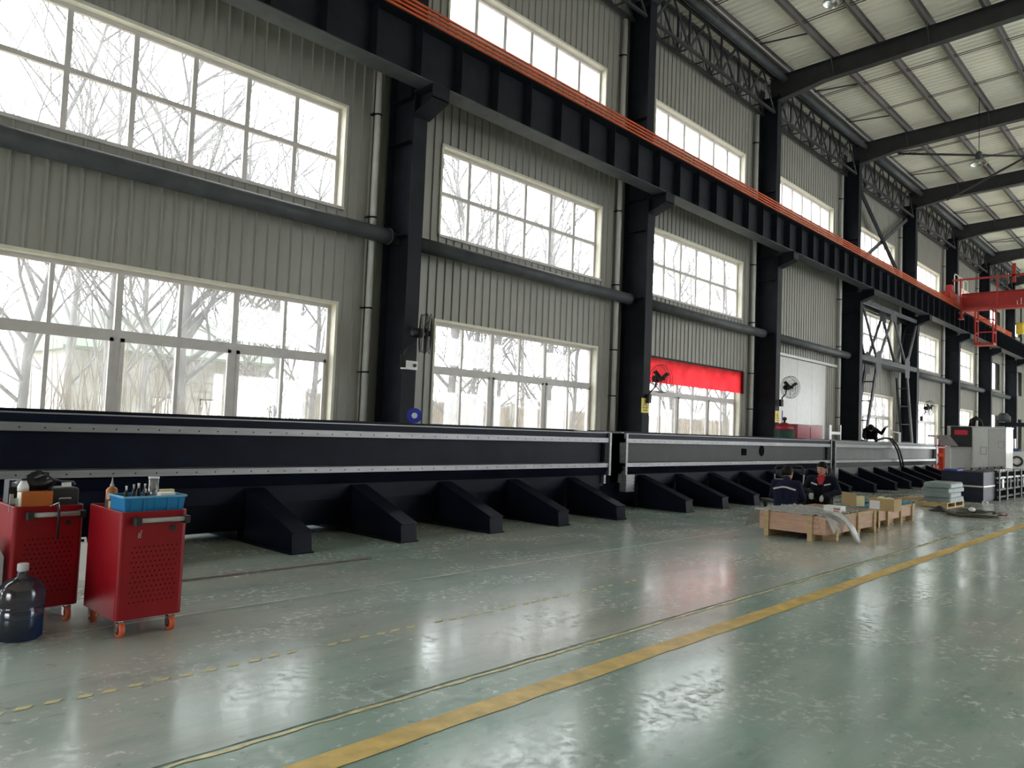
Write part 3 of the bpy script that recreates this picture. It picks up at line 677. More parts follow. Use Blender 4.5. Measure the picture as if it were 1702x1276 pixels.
# things on the far cart
ct = .82-.04
def small(name, label, cat, loc, parts, group=None):
    t = thing(name, label, cat, loc, 0, group)
    for n_, q, m in parts: q.build(n_, m, t)
    return t
small('orange_box', 'orange storage box on the front edge of the far cart', 'box', (1.69, 6.1, ct), [('box', MB().box(-.085, .105, -.05, .05, 0, .135), mat('orange_box', (.5, .13, .02), .5)), ('end_label', MB().box(-.09, -.085, -.045, .045, 0, .13), M_CREAM)])
small('tool_case', 'black tool case on the right of the far cart', 'case', (1.868, 6.14, ct), [('case', MB().cbox(-.085, .1, -.08, .12, 0, .155, .012), M_BLACK), ('handle', MB().tube([(-.03, -.085, .08), (-.03, -.1, .085), (.04, -.1, .085), (.04, -.085, .08)], .006, 6), M_GREYPL)])
q = MB(); rr = random.Random(5); rings = []
for i in range(9):
    a = i/8; rings.append([((.13*math.sin(math.pi*min(a*.85+.12, .93))+.02*rr.uniform(-1, 1)+.01*rr.uniform(-1, 1))*math.cos(u)*(1+.2*rr.uniform(-1, 1)) , (.08*math.sin(math.pi*min(a+.08, .95)))*math.sin(u)*(1+.2*rr.uniform(-1, 1)), a*.13+.016*rr.uniform(-1, 1)) for u in [2*math.pi*k/14 for k in range(14)]])
q.loft(rings, True, True)
small('crumpled_bag', 'crumpled black plastic bag heaped on the far cart', 'bag', (1.73, 6.2, ct+.13), [('bag', q, mat('black_plastic_bag', (.02, .02, .022), .3))])
small('white_bottle', 'white conical bottle with black cap on the far cart', 'bottle', (1.63, 6.13, ct+.136), [('body', MB().lathe([(.036, 0), (.036, .03), (.016, .075)], 16), M_WHITE), ('cap', MB().lathe([(.019, .073), (.019, .092)], 12), M_BLACK)])
small('black_carton', 'dark carton at the left end of the far cart', 'box', (1.648, 6.33, ct), [('box', MB().box(-.07, .08, -.06, .06, 0, .2), M_BLACK), ('flap', MB().box(-.07, .08, -.062, -.06, .15, .19), M_STEEL2)])
small('steel_ruler', 'shiny steel square lying at the left of the far cart', 'tool', (1.6, 6.12, ct), [('blade', MB().box(-.03, .03, -.01, .01, 0, .09), M_CHROME), ('stock', MB().box(-.05, -.03, -.012, .012, 0, .12), M_CHROME)])
t = thing('grinder_cable', 'loose black cable draped over the tools on the far cart', 'cable', (1.78, 6.15, ct+.16)); MB().tube([(-.08, 0, .06), (-.02, -.04, .09), (.04, .01, .05), (.1, -.02, .035), (.17, .0, .03), (.2, .06, .01)], .008, 8).build('cable', M_STEEL2, t); MB().box(.1, .15, -.03, .02, .0, .03).build('plug', M_WHITE, t)
t = thing('hanging_strap', 'black strap with a steel hook hanging over the far cart handle', 'strap', (1.8, 5.93, .8)); MB().tube([(0, .04, .02), (0, .0, .02), (0, -.014, -.02), (.002, -.014, -.2)], .009, 8).build('strap', M_BLACK, t); MB().tube([(-.05, .02, .02), (0, 0, .05), (.004, -.012, .0)], .004, 6).build('hook', M_CHROME, t)
# water jug, grey casing, white can
t = thing('water_jug', 'large blue water cooler jug on the floor before the far cart', 'water jug', (1.567, 5.77, 0))
MB().lathe([(.12, 0), (.135, .015), (.135, .14)], 28, cap=False).build('lower_body', M_JUGLOW, t)
MB().lathe([(.135, .14), (.138, .15), (.138, .2), (.132, .205), (.132, .22), (.138, .225), (.138, .29), (.132, .325), (.105, .36), (.06, .385), (.034, .395), (.03, .44)], 28, cap=False).build('upper_body', M_JUG, t)
MB().lathe([(.03, .43), (.034, .435), (.034, .475), (.03, .48)], 20).build('cap', M_LGREY, t)
MB().lathe([(.11, 0), (.12, .003), (.1, .006)], 24).build('base', M_JUGLOW, t)
p = onY(6, 930, 6.05); t = thing('grey_casing', 'light grey rounded casing cut off by the left picture edge', 'casing', (p.x-.2, 6.17, 0)); q = MB(); q.prism([(-.2, .0), (.15, .0), (.2, .06), (.2, p.z+.02), (.14, p.z+.14), (-.2, p.z+.14)], 'y', -.12, .12); q.build('shell', M_LGREY, t); MB().box(-.16, .12, -.125, -.12, .1, p.z).build('front_panel', M_GREYPL, t)
p = onZ(137, 962); t = thing('white_can', 'white canister standing in the gap between the two red carts', 'canister', (p.x, p.y, 0)); q = MB(); q.cbox(-.09, .09, -.06, .06, 0, .32, .02); q.build('body', M_WHITE, t); MB().lathe([(.025, .32), (.025, .36)], 12, (.04, 0, 0)).build('cap', M_BLACK, t); MB().tube([(-.06, 0, .31), (-.05, 0, .36), (0, 0, .36), (.01, 0, .31)], .012, 8).build('handle', M_WHITE, t)

# ------------------------------------------------------------------ wall fans, signs and small fittings on the columns
def fan(c, yaw, label, tilt=0., z=3.03, dx=0., y=10.1, pale=False):
    t = thing('wall_fan', label, 'fan', (XC(c)+dx, y, z), yaw, 'wall fans'); r = .35   # local: blows towards -y
    q = MB()
    for yy, rr in ((-.09, .34), (-.02, r), (.07, .33)): q.tube([(rr*math.cos(a), yy, rr*math.sin(a)) for a in [2*math.pi*k/36 for k in range(37)]], .006, 5, False)
    for rr, yy in ((.12, -.11), (.23, -.105)): q.tube([(rr*math.cos(a), yy, rr*math.sin(a)) for a in [2*math.pi*k/24 for k in range(25)]], .0035, 4, False)
    for k in range(40):
        a = 2*math.pi*k/40; ca, sa = math.cos(a), math.sin(a)
        q.tube([(.05*ca, -.11, .05*sa), (.25*ca, -.105, .25*sa), (r*ca, -.02, r*sa), (.3*ca, .08, .3*sa), (.08*ca, .09, .08*sa)], .0028, 4, False)
    q.build('guard', M_BLACK, t)
    for k in range(3):
        a = 2*math.pi*k/3+.5; b = MB(); ca, sa = math.cos(a), math.sin(a); pts = []
        for rr, wd in ((.04, .03), (.15, .07), (.26, .085), (.31, .05)):
            tx, tz = -sa, ca; pts.append([(rr*ca+s_*wd*tx*.5, -.02+s_*.025+o_, rr*sa+s_*wd*tz*.5) for s_, o_ in ((-1, 0), (1, 0), (1, .004), (-1, .004))])
        b.loft(pts); b.build('blade', M_BLACK, t)
    MB().lathe([(.03, -.12), (.05, -.1), (.05, -.02)], 16, axis='y').build('hub', M_STEEL, t)
    MB().lathe([(.075, .03), (.085, .06), (.085, .2), (.05, .24)], 18, axis='y').build('motor', M_BLACK, t)
    MB().tube([(0, .14, -.05), (0, .16, -.2), (0, .3, -.32), (0, .4 if abs(yaw) < .3 else .34, -.45)], .02, 8).build('arm', M_BLACK, t)
    MB().box(-.05, .05, .3, .39, -.6, -.38).build('bracket', M_BLACK, t)
    return t
fan(1, .95, 'wall fan turned sideways on the first column', dx=-.02)
fan(2, -.1, 'wall fan in front of the red blind on the second column', z=2.8)
fan(3, -.35, 'wall fan beside the pale sliding door on the third column', z=3.07)
fan(5, -.2, 'distant wall fan beside the fifth column', z=3.1, dx=.35)
def warn(c, label):
    t = thing('warning_sign', label, 'sign', (XC(c)+(-.05 if c == 2 else .0), YC0-.008, 2.14), 0, 'yellow warning signs')
    MB().box(-.16, .16, -.004, .004, -.18, .18).build('board', M_YEL, t)
    q = MB(); tri = [(-.1, -.06), (.1, -.06), (0, .13)]
    for (a, b_), (c_, d_) in zip(tri, tri[1:]+tri[:1]): q.bar((a, -.006, b_), (c_, -.006, d_), .016, .003, (0, 1, 0))
    q.build('triangle', M_BLACK, t)
    MB().box(-.009, .009, -.0065, -.004, 0, .06).box(-.009, .009, -.0065, -.004, -.035, -.015).build('exclamation', M_BLACK, t)
    for k in range(4): MB().box(-.09+k*.05, -.06+k*.05, -.0065, -.004, -.135, -.105).build('character', M_BLACK, t)
warn(2, 'yellow triangle warning sign on the second column'); warn(3, 'yellow triangle warning sign on the third column')
p = onY(677, 607, YC0-.06); small('control_box', 'small white switch box below the fan on the first column', 'switch box', (p.x+.05, YC0-.062, p.z-.07), [('case', MB().box(-.15, .13, -.06, .06, 0, .15), M_WHITE), ('knob', MB().lathe([(.03, -.085), (.03, -.06)], 12, (.06, 0, .075), 'y'), M_BLACK), ('conduit', MB().tube([(-.12, 0, .15), (-.13, 0, .3), (-.05, 0, .45)], .012, 6), M_BLACK)])
p = onY(689, 690, 9.3); t = thing('hose_reel', 'blue reel with white hub standing on top of the navy beam', 'reel', (p.x, 9.3, 1.485), -.7)
for yy in (-.05, .04): MB().lathe([(.118, yy), (.118, yy+.012)], 28, (0, 0, .12), 'y').build('flange', M_BLUE, t)
MB().lathe([(.09, -.04), (.09, .04)], 24, (0, 0, .12), 'y').build('windings', M_BLACK, t); MB().lathe([(.045, -.056), (.045, -.05)], 20, (0, 0, .12), 'y').build('hub', M_WHITE, t)
# red blind over the lower window of the third visible bay
t = thing('roller_blind', 'bright red fabric blind half down over a lower window', 'blind', (XC(2)+WIN_L, YW-.06, 3.5))
q = MB(); nx = 40; w = WIN_R-WIN_L+.1
q.V += [(i/nx*w-.02, .012*math.sin(i*1.3), z) for z in (0, -.68) for i in range(nx+1)]
for i in range(nx): q.face([i, i+1, nx+2+i, nx+1+i])
q.build('fabric', M_BLIND, t); MB().box(-.05, w+.02, -.02, .03, -.02, .03).build('head_rail', M_STEEL, t); MB().box(w, w+.09, -.03, .02, -.69, .0).build('side_fold', mat('dark_red_fabric', (.12, .005, .01), .7), t)

# ------------------------------------------------------------------ wooden crates and what lies on them
def crate(x0, x1, y0, y1, zb, zt, label, posts_front, posts_side):
    t = thing('wooden_crate', label, 'crate', ((x0+x1)/2, (y0+y1)/2, 0), 0, 'low wooden crates'); 
    def wb(n_, m, *b): MB().box(*b).build(n_, m, t, world=True)
    wb('end_panel', M_PINKPLY, x0, x0+.018, y0, y1, zb, zt); wb('end_panel', M_PINKPLY, x1-.018, x1, y0, y1, zb, zt)
    wb('side_panel', M_PINKPLY, x0+.018, x1-.018, y0, y0+.018, zb, zt); wb('side_panel', M_PINKPLY, x0+.018, x1-.018, y1-.018, y1, zb, zt)
    wb('bottom_panel', M_WOOD, x0+.018, x1-.018, y0+.018, y1-.018, zb, zb+.02)
    for y in posts_front: wb('batten', M_WOOD, x0-.03, x0, y-.035, y+.035, 0, zt+.005); wb('skid', M_WOOD, x0, x1, y-.035, y+.035, 0.002, zb)
    for x in posts_side: wb('batten', M_WOOD, x-.04, x+.04, y0-.03, y0, .0, zt)
    for x in posts_side: wb('cross_skid', M_WOOD, x-.04, x+.04, y0, y0+.18, .001, zb)
    wb('edge_board', M_WOOD, x0, x1, y0-.012, y0, zt-.05, zt)
    return t
crA = crate(11.31, 13.45, 4.28, 5.28, .105, .37, 'near pink plywood crate with plastic film over its rim', (4.5, 5.16), (11.7, 12.6, 13.35))
crB = crate(13.62, 16.4, 4.5, 5.08, .1, .32, 'low wooden crate covered with blue film, behind the plywood one', (4.62, 4.98), (13.72, 14.25, 14.75, 15.5, 16.2))
# scribbled strokes on the crate end
rr = random.Random(11); q = MB()
for k in range(9):
    y = 4.40 + rr.uniform(-.055, .055); z = .335-k*.024; q.bar((11.306, y, z), (11.306, y+rr.uniform(-.05, .05), z-rr.uniform(.004, .026)), .006, .003)
q.build('marking', M_DARK, crA, world=True)
def film(name, label, x0, x1, y0, y1, z, seed, m, dropx=0., dropy=0., nx=36, ny=24, amp=.02):
    r = random.Random(seed); t = thing(name, label, 'plastic film', (x0, y0, z)); ph = [(r.uniform(2, 16), r.uniform(2, 16), r.uniform(0, 6)) for _ in range(9)]
    q = MB()
    for j in range(ny+1):
        for i in range(nx+1):
            u, v = i/nx, j/ny; x = u*(x1-x0); y = v*(y1-y0); h = amp*(1.2+sum(math.sin(a*u*6+b*v*6+c) for a, b, c in ph)/4)
            q.V.append((x, y, h))
    for j in range(ny):
        for i in range(nx): a = j*(nx+1)+i; q.face([a, a+1, a+nx+2, a+nx+1], True)
    return t, q
t, q = film('plastic_film', 'clear plastic film draped over the near plywood crate', 11.2, 12.6, 4.1, 5.5, .375, 3, M_FILM)
for i, (x, y, z) in enumerate(q.V):
    wx, wy = 11.2+x, 4.1+y; dz = 0
    if wy > 5.33: k = (wy-5.33); dz -= k*1.6; wy = 5.33+k*.8
    side = max(0., min(1., (11.95-wx)/.3))
    if wy < 4.26: k = (4.26-wy); wy = 4.26-k*.9*side; dz -= k*1.5*side*(.7+.3*math.sin(wx*22))
    if wx < 11.27 and (4.2 < wy < 5.3): wx = 11.27-(11.27-wx)*.4; dz -= .0+.5*(11.27-wx)
    q.V[i] = (wx-11.2, wy-4.1, z+dz)
q.build('sheet', M_FILM, t)
q = MB(); r3 = random.Random(8); rings = []          # loose tail hanging to the floor at the corner
for k in range(12):
    a = k/11; c_ = Vector((11.5+.1*a, 4.2-.24*a, .41-.38*a*a)); wd = .2-.1*a
    rings.append([(c_.x+wd*math.cos(u)*(.6+.4*r3.random())+.1*a, c_.y+.045*math.sin(u)*(.6+.6*r3.random()), c_.z+.03*math.sin(u)) for u in [2*math.pi*j/12 for j in range(12)]])
tt = thing('film_tail', 'twisted tail of clear film hanging off the plywood crate corner', 'plastic film', (11.5, 4.2, .02)); q.loft(rings, True, True); q.build('sheet', M_FILM, tt, world=True)
t, q = film('blue_film', 'crinkled blue-green film spread over the low crate', 13.6, 14.9, 4.48, 5.1, .315, 6, M_BFILM, amp=.018); q.build('sheet', M_BFILM, t)
t, q = film('blue_film', 'crinkled pale blue film on the far end of the low crate', 15.15, 16.45, 4.46, 5.1, .315, 9, M_BFILM, amp=.02); q.build('sheet', M_BFILM, t)
t, q = film('green_film', 'crumpled dark green film in the plywood crate', 12.7, 13.4, 4.35, 5.2, .3, 10, M_BFILM, amp=.02); q.build('sheet', mat('green_film', (.02, .16, .12), .3, 0, .5, 9, .6), t)
def box_at(px0, px1, py0, py1, y, depth):
    a = onY(px0, py1, y); b_ = onY(px1, py1, y); c_ = onY((px0+px1)/2, py0, y); return a.x, b_.x, c_.z
small('parts_box', 'white parts box with red bars on the plywood crate', 'box', onZ(1387, 852, .37), [('box', MB().box(-.1, .1, -.13, .13, 0, .11), M_WHITE), ('red_mark', MB().box(-.1015, -.1, -.12, -.02, .06, .08).box(-.1015, -.1, -.1, -.02, .03, .045), M_REDMACH)])
p = onZ(1411, 841, .34); t = thing('cardboard_sheet', 'upright cardboard flap standing behind the open carton', 'cardboard', (p.x, p.y, .34), -.5); q = MB(); q.box(-.008, .008, -.17, .17, 0, .24); q.build('sheet', M_CARD, t); MB().box(-.0, .16, -.19, -.17, .02, .2).build('flap', M_FOAM, t)
p = onZ(1437, 853, .345); p.x = max(p.x, 13.83); t = thing('cardboard_carton', 'open cardboard carton with foam on the low crate', 'carton', p); CP = p
MB().box(-.2, .2, -.2, -.19, 0, .2).build('side', M_CARD, t); MB().box(-.2, .2, .19, .2, 0, .2).build('side', M_CARD, t); MB().box(-.2, -.19, -.19, .19, 0, .2).build('side', M_CARD, t); MB().box(.19, .2, -.19, .19, 0, .2).build('side', M_CARD, t); MB().box(-.19, .19, -.19, .19, 0, .01).build('base', M_CARD, t)
MB().box(-.202, -.2, .02, .18, .02, .16).build('label_patch', M_WHITE, t)
q = MB(); 
for k in range(6): q.ball((R.uniform(-.08, .08), R.uniform(-.08, .08), .17+R.uniform(0, .03)), R.uniform(.05, .08), 10, 6, (1.2, 1, .6))
small('packing_foam', 'cream packing foam bulging out of the cardboard carton', 'foam', CP, [('foam', q, M_FOAM)])

# hand trolley behind the workers
t = thing('hand_trolley', 'platform hand trolley with black-topped handle behind the seated workers', 'trolley', (onY(1287, 800, 6.75).x+.2, 6.54, 0), -.83)
MB().cbox(-.3, .3, -.02, .85, .16, .2, .012).build('platform', M_STEEL2, t)
q = MB(); q.tube([(-.28, 0, .18), (-.29, -.03, .86), (-.25, -.035, .92), (.25, -.035, .92), (.29, -.03, .86), (.28, 0, .18)], .016, 10); q.build('handle', M_CHROME, t)
MB().tube([(-.285, -.03, .75), (-.29, -.031, .86), (-.25, -.036, .922), (.25, -.036, .922), (.29, -.031, .86), (.285, -.03, .75)], .0185, 10).build('grip', M_BLACK, t)
MB().box(-.27, -.12, -.028, -.022, .5, .66).build('label_plate', M_WHITE, t); MB().tube([(-.285, -.02, .55), (.285, -.02, .55)], .011, 8).build('cross_bar', M_CHROME, t)
for sx in (-.22, .22):
    for yy in (.08, .74): MB().lathe([(.065, sx-.02), (.065, sx+.02)], 18, (0, yy, .065), 'x').box(sx-.028, sx-.024, yy-.02, yy+.02, .06, .16).box(sx+.024, sx+.028, yy-.02, yy+.02, .06, .16).build('wheel', M_BLACK, t)

# ------------------------------------------------------------------ pallet, grey slabs, cloth, hose coil
t = thing('wooden_pallet', 'wooden pallet under the grey slabs', 'pallet', (20.75, 5.35, 0))
for k in range(6): MB().box(-.75, .85, -.55+k*.21, -.4+k*.21, .11, .13).build('deck_board', M_WOOD, t)
for xx in (-.7, .0, .75): MB().box(xx-.05, xx+.05, -.55, .65, .02, .11).build('bearer', M_WOOD, t)
for yy in (-.55, .0, .53): MB().box(-.75, .85, yy, yy+.12, 0, .02).build('bottom_board', M_WOOD, t)
for k in range(4):
    t = thing('grey_slab', 'grey cover slab on the pallet, %s of four from the bottom' % ORD[k+1], 'slab', (20.75+R.uniform(-.03, .03), 5.1+R.uniform(-.02, .02), .13+k*.112), R.uniform(-.06, .06), 'grey slabs on the pallet')
    MB().cbox(-.55, .75, -.3, .28, 0, .108, .03).build('slab', M_GREYSLAB, t); MB().box(-.2, .35, -.12, .12, .108, .111).build('inset', mat('slab_inset', (.17, .21, .21), .5), t)
q = MB(); rr = random.Random(4); q.loft([[(rad*math.cos(u)*(1+.25*rr.uniform(-1, 1)), rad*math.sin(u)*(1+.25*rr.uniform(-1, 1)), z) for u in [2*math.pi*k/12 for k in range(12)]] for rad, z in ((.2, 0), (.15, .03), (.08, .08), (.03, .12))], True, True)
small('black_cloth', 'crumpled black cloth on the floor before the pallet', 'cloth', (19.06, 4.72, 0), [('cloth', q, M_BLACK)])
t = thing('hose_coil', 'coil of brown hose lying on the floor by the yellow line', 'hose', (18.75, 4.05, 0)); rr = random.Random(2)
for k in range(6):
    r0 = .34+.05*k; q = MB(); q.tube([((r0+.03*math.sin(3*a+k))*math.cos(a)*1.15, (r0*.8+.02*math.cos(2*a+k))*math.sin(a), .025+.02*(k % 3)+.012*math.sin(4*a+k)) for a in [2*math.pi*j/40 for j in range(41)]], .022, 8, False); q.build('turn', M_ROPE, t)
for k in range(4): MB().tube([(.1+.1*k, -.42-.03*k, .05), (.2+.08*k, -.5, .08), (.33+.05*k, -.52-.02*k, .04)], .03, 8).build('fitting', M_REDMACH if k % 2 else M_ROPE, t)
q = MB(); q.ball((.35, .05, .1), .07, 10, 6, (1.4, 1, .7)); q.build('white_tag', M_WHITE, t)

# ------------------------------------------------------------------ dark machine bed and white machine
t = thing('machine_cabinet', 'dark navy floor cabinet with a pale stripe at the end of the machine bed', 'cabinet', (23.5, 5.15, 0))
def wb(n_, m, *bx, par=None):
    q = MB()
    for b_ in bx: q.box(*b_)
    return q.build(n_, m, par or t, world=True)
M_CAB = mat('slate_navy', (.016, .02, .034), .5, spec=.2)
wb('body', M_CAB, (23.0, 24.3, 4.68, 5.66, .06, .79)); wb('plinth', M_BLACK, (23.05, 24.25, 4.72, 5.6, 0, .06)); wb('stripe', M_LGREY, (22.985, 23.0, 4.67, 5.66, .40, .44)); wb('side_stripe', M_LGREY, (22.99, 24.3, 4.668, 4.68, .40, .44))
wb('upper_panel', M_CAB, (22.99, 23.0, 4.7, 5.64, .47, .77)); q = MB(); q.lathe([(.04, 0), (.04, .05)], 12, (23.05, 4.62, 0)); q.build('levelling_foot', M_WHITE, t, world=True)
wb('top_tray', M_BLUE, (23.1, 23.7, 5.3, 5.62, .79, .83)); 
t = thing('machine_bed', 'long black tube machine bed with rails and rollers beside the cabinet', 'machine', (24.3, 5.1, 0))
for z, m in ((.80, M_BLACK), (.62, M_MACHINED), (.50, M_STEEL2), (.3, M_STEEL2), (.1, M_STEEL)): wb('rail', m, (24.32, 29.9, 4.62, 4.7, z-.025, z+.025)); wb('rail', m, (24.32, 29.9, 5.5, 5.58, z-.025, z+.025))
wb('back_plate', M_BLACK, (24.32, 29.9, 5.05, 5.09, .08, .78))
for k in range(6): xx = 24.45+k*1.0; wb('post', M_BLACK, (xx, xx+.14, 4.6, 4.74, 0, .82)); wb('post', M_BLACK, (xx, xx+.14, 5.46, 5.6, 0, .82)); wb('cross_tie', M_STEEL2, (xx+.02, xx+.1, 4.74, 5.46, .2, .26))
for k in range(5): xx = 24.95+k; q = MB(); q.tube([(xx, 4.72, .74), (xx, 5.48, .74)], .05, 12); q.build('roller', M_MACHINED, t, world=True); wb('bracket', M_LGREY if k % 3 == 0 else M_STEEL, (xx-.1, xx+.12, 4.6, 4.62, .34, .58))
for k in range(5): wb('rail_clip', M_LGREY, (24.5+k*.35, 24.62+k*.35, 4.58, 4.72, .825, .85))
XM = 30.0; g = lambda x, y: onX(1380+x/5.2857, 640+y/5.2857, XM)
Y0, Y1, Ym, ZT = g(1545, 365).y, g(1000, 360).y, g(1245, 365).y, g(1245, 365).z
Yb = g(1060, 360).y; Zk = g(1150, 540).z; Ys = Y0; XME = onY(1380+1605/5.2857, 760, Y0).x
t = thing('laser_cutting_machine', 'tall white machine enclosure with black sign panel and double doors', 'machine', (XM, (Y0+Yb)/2, 0))
wb('enclosure', M_WHITE, (XM, XME, Ys, Ym, .0, ZT-.02)); wb('top_cap', M_LGREY, (XM-.02, XME+.02, Ys-.02, Ym+.01, ZT-.02, ZT+.02))
wb('side_housing', M_LGREY, (XM+.05, XM+2.2, Ym, Yb, .0, Zk)); wb('sign_panel', M_BLACK, (XM-.03, XM+.4, Ym, Yb, Zk, ZT)); wb('rear_housing', M_WHITE, (XM+.4, XM+2.0, Ym, Y1, Zk, ZT+.02))
ra, rb = g(1092, 392), g(1208, 437); led = wb('red_lettering', M_LED, (XM-.036, XM-.03, rb.y, ra.y, rb.z, ra.z))
for k, (a, c_) in enumerate(((1255, 1388), (1393, 1540))):
    ya, yc = g(c_, 400).y, g(a, 400).y; d_ = wb('door', M_LGREY if k else M_WHITE, (XM-.025, XM, ya, yc, .35, ZT-.05))
    fa, fb = (g(1318, 540), g(1375, 610)) if k == 0 else (g(1475, 492), g(1530, 555))
    for q_ in ((fa.y-.02, fa.y, fb.z, fa.z), (fb.y, fb.y+.02, fb.z, fa.z), (fb.y, fa.y, fa.z-.02, fa.z), (fb.y, fa.y, fb.z, fb.z+.02)): wb('decal_line', M_GREYPL, (XM-.029, XM-.025, q_[0], q_[1], q_[2], q_[3]), par=d_)
    wb('seam', M_GREYPL, (XM-.027, XM-.02, ya-.015, ya, .35, ZT-.05), par=d_)
wb('vent', M_STEEL2, (XM-.03, XM-.02, g(1505, 730).y, g(1460, 730).y, g(1460, 745).z, g(1460, 715).z))
wb('white_skirt', M_WHITE, (XM-.05, XM+1, Yb, g(1010, 600).y, .4, Zk))
ha = g(890, 455); hq = MB(); yv0, yv1 = g(1140, 520).y, g(1000, 440).y
hq.loft([[(XM-.5, g(1000, 530).y, Zk+.02), (XM-.5, g(1130, 530).y, Zk+.02), (XM-.45, g(1050, 440).y, g(1050, 440).z), (XM-.45, g(975, 440).y, g(975, 440).z)], [(XM+.1, g(1000, 530).y+.1, Zk+.02), (XM+.1, g(1130, 530).y, Zk+.02), (XM+.1, g(1050, 440).y, g(1050, 440).z), (XM+.1, g(975, 440).y+.1, g(975, 440).z)]])
hq.build('hood', mat('mauve_grey_sheet', (.3, .27, .28), .4), t, world=True)
wb('hood_tray', M_LGREY, (XM-.5, XM+.2, g(985, 445).y, g(890, 445).y, g(940, 455).z, g(940, 440).z))
for k in range(3):
    pa, pb = g(1190+20*k, 358), g(1310, 358); q = MB(); q.tube([(XM+.5, pa.y, ZT-.02), (XM+.5, pa.y-.04, ZT+.25), (XM+.5, (pa.y+pb.y)/2, ZT+.36-.05*k), (XM+.5, pb.y+.05, ZT+.22), (XM+.5, pb.y, ZT-.02)], .035, 8); q.build('cable_loop', M_BLACK, t, world=True)
XN = 32.6; gn = lambda x, y: onX(1380+x/5.2857, 640+y/5.2857, XN)
t = thing('white_housing', 'low white machine housing with round port at the right picture edge', 'machine', (XN, gn(1690, 600).y-.4, 0))
wb('housing', M_WHITE, (XN, XN+1.6, gn(1606, 600).y-2.0, gn(1606, 600).y, 0, gn(1650, 585).z))
c_ = gn(1640, 668); q = MB(); q.tube([(XN-.03, c_.y+.16*math.cos(a), c_.z+.16*math.sin(a)) for a in [2*math.pi*k/20 for k in range(21)]], .035, 8, False); q.build('port_ring', M_BLACK, t, world=True)
wb('cable_duct', M_WHITE, (XN-.05, XN+.05, gn(1615, 500).y-.05, gn(1603, 500).y, gn(1610, 555).z, gn(1610, 470).z))
XO = 36.0; go = lambda x, y: onX(1380+x/5.2857, 640+y/5.2857, XO)
t = thing('cable_gantry', 'dark horizontal cable gantry above the white machine', 'gantry', (XO, go(1600, 340).y, 0))
wb('beam', M_STEEL, (XO, XO+.3, go(1600, 340).y-2.5, go(1480, 340).y, go(1480, 360).z, go(1480, 325).z)); wb('post', M_STEEL, (XO, XO+.25, go(1530, 340).y-.2, go(1530, 340).y, 0, go(1530, 360).z)); q = MB(); q.lathe([(.25, 0), (.25, .2), (.12, .35)], 16, (XO+.15, go(1515, 300).y, go(1515, 320).z)); q.build('drum', M_STEEL2, t, world=True)
# orange frame between the beam end and the white machine
XR = 34.4; gr = lambda x, y: onX(1380+x/5.2857, 640+y/5.2857, XR)
t = thing('orange_rack', 'orange steel rack glimpsed between the pale beam and white machine', 'rack', (XR, gr(960, 600).y, 0)); ya, yb = gr(1010, 600).y, gr(915, 600).y; zt_ = gr(960, 460).z
for y in (ya, yb-.08): wb('post', M_ORWHEEL, (XR, XR+.08, y, y+.08, 0, zt_)); wb('post', M_ORWHEEL, (XR+.7, XR+.78, y, y+.08, 0, zt_))
for k in range(5): z = .25+k*(zt_-.3)/4; wb('shelf', M_ORWHEEL if k % 2 == 0 else M_REDCRANE, (XR, XR+.78, ya+.08, yb-.08, z, z+.12))
wb('white_rail', M_WHITE, (XR-.03, XR, ya, yb, gr(960, 545).z-.03, gr(960, 545).z+.03), (XR-.03, XR, (ya+yb)/2+.1, (ya+yb)/2+.16, gr(960, 545).z, zt_)); wb('panel', M_REDCRANE, (XR+.3, XR+.33, ya+.08, yb-.08, .1, zt_-.05))

# things along the wall behind the beams
p = onY(1306, 706, 9.9); t = thing('green_tank', 'dark green compressor tank with red dome by the third column', 'tank', (p.x+.25, 10.05, 0))
MB().lathe([(.28, .0), (.3, .05), (.3, 1.72)], 22).build('barrel', M_GREEN, t); MB().lathe([(.3, 1.72), (.26, 1.84), (.14, 1.92), (.05, 1.95)], 22).build('dome', M_REDMACH, t); MB().lathe([(.035, 1.94), (.035, 2.02), (.07, 2.03), (.07, 2.1), (.02, 2.12)], 12).build('valve', M_BLACK, t); MB().tube([(.36, 0, .2), (.36, 0, 1.7), (.2, 0, 1.75)], .03, 8).build('pipe', M_LGREY, t)
a, c_ = onY(1326, 706, 10.0), onY(1367, 712, 10.0); t = thing('crimson_cabinet', 'crimson machine cabinet behind the grey beam', 'cabinet', (a.x, 10.0, 0)); wb('body', M_REDMACH, (a.x, c_.x, 10.0, 10.45, .1, 1.93)); wb('plinth', M_BLACK, (a.x+.03, c_.x-.03, 10.03, 10.42, 0, .1)); wb('door_seam', M_DARK, ((a.x+c_.x)/2-.01, (a.x+c_.x)/2+.01, 9.995, 10.0, .2, 1.85))
a = onY(1372, 712, 10.0); t = thing('grey_meter', 'grey electric meter box beside the crimson cabinet', 'box', (a.x+.2, 10.2, 0)); wb('case', M_STEEL2, (a.x-.1, a.x+.2, 10.18, 10.45, 0, 1.95)); wb('dial', M_WHITE, (a.x-.03, a.x+.13, 10.17, 10.18, 1.7, 1.85))
a = onY(1380, 716, 10.0); t = thing('white_stand', 'white steel stand behind the joint of the two beams', 'stand', (a.x, 10.05, 0)); wb('post', M_WHITE, (a.x-.08, a.x+.12, 10.0, 10.12, 0, 1.98)); wb('arm', M_WHITE, (a.x+.12, a.x+1.0, 10.03, 10.09, 1.66, 1.76)); wb('post', M_LGREY, (a.x+1.0, a.x+1.08, 10.02, 10.1, 0, 2.0)); wb('foot', M_WHITE, (a.x-.3, a.x+1.2, 9.95, 10.15, 0, .04))
a = onY(1495, 722, 9.9); t = thing('pipe_stand', 'thin grey pipe stand behind the hoses on the pale beam', 'stand', (a.x, 9.9, 0)); 
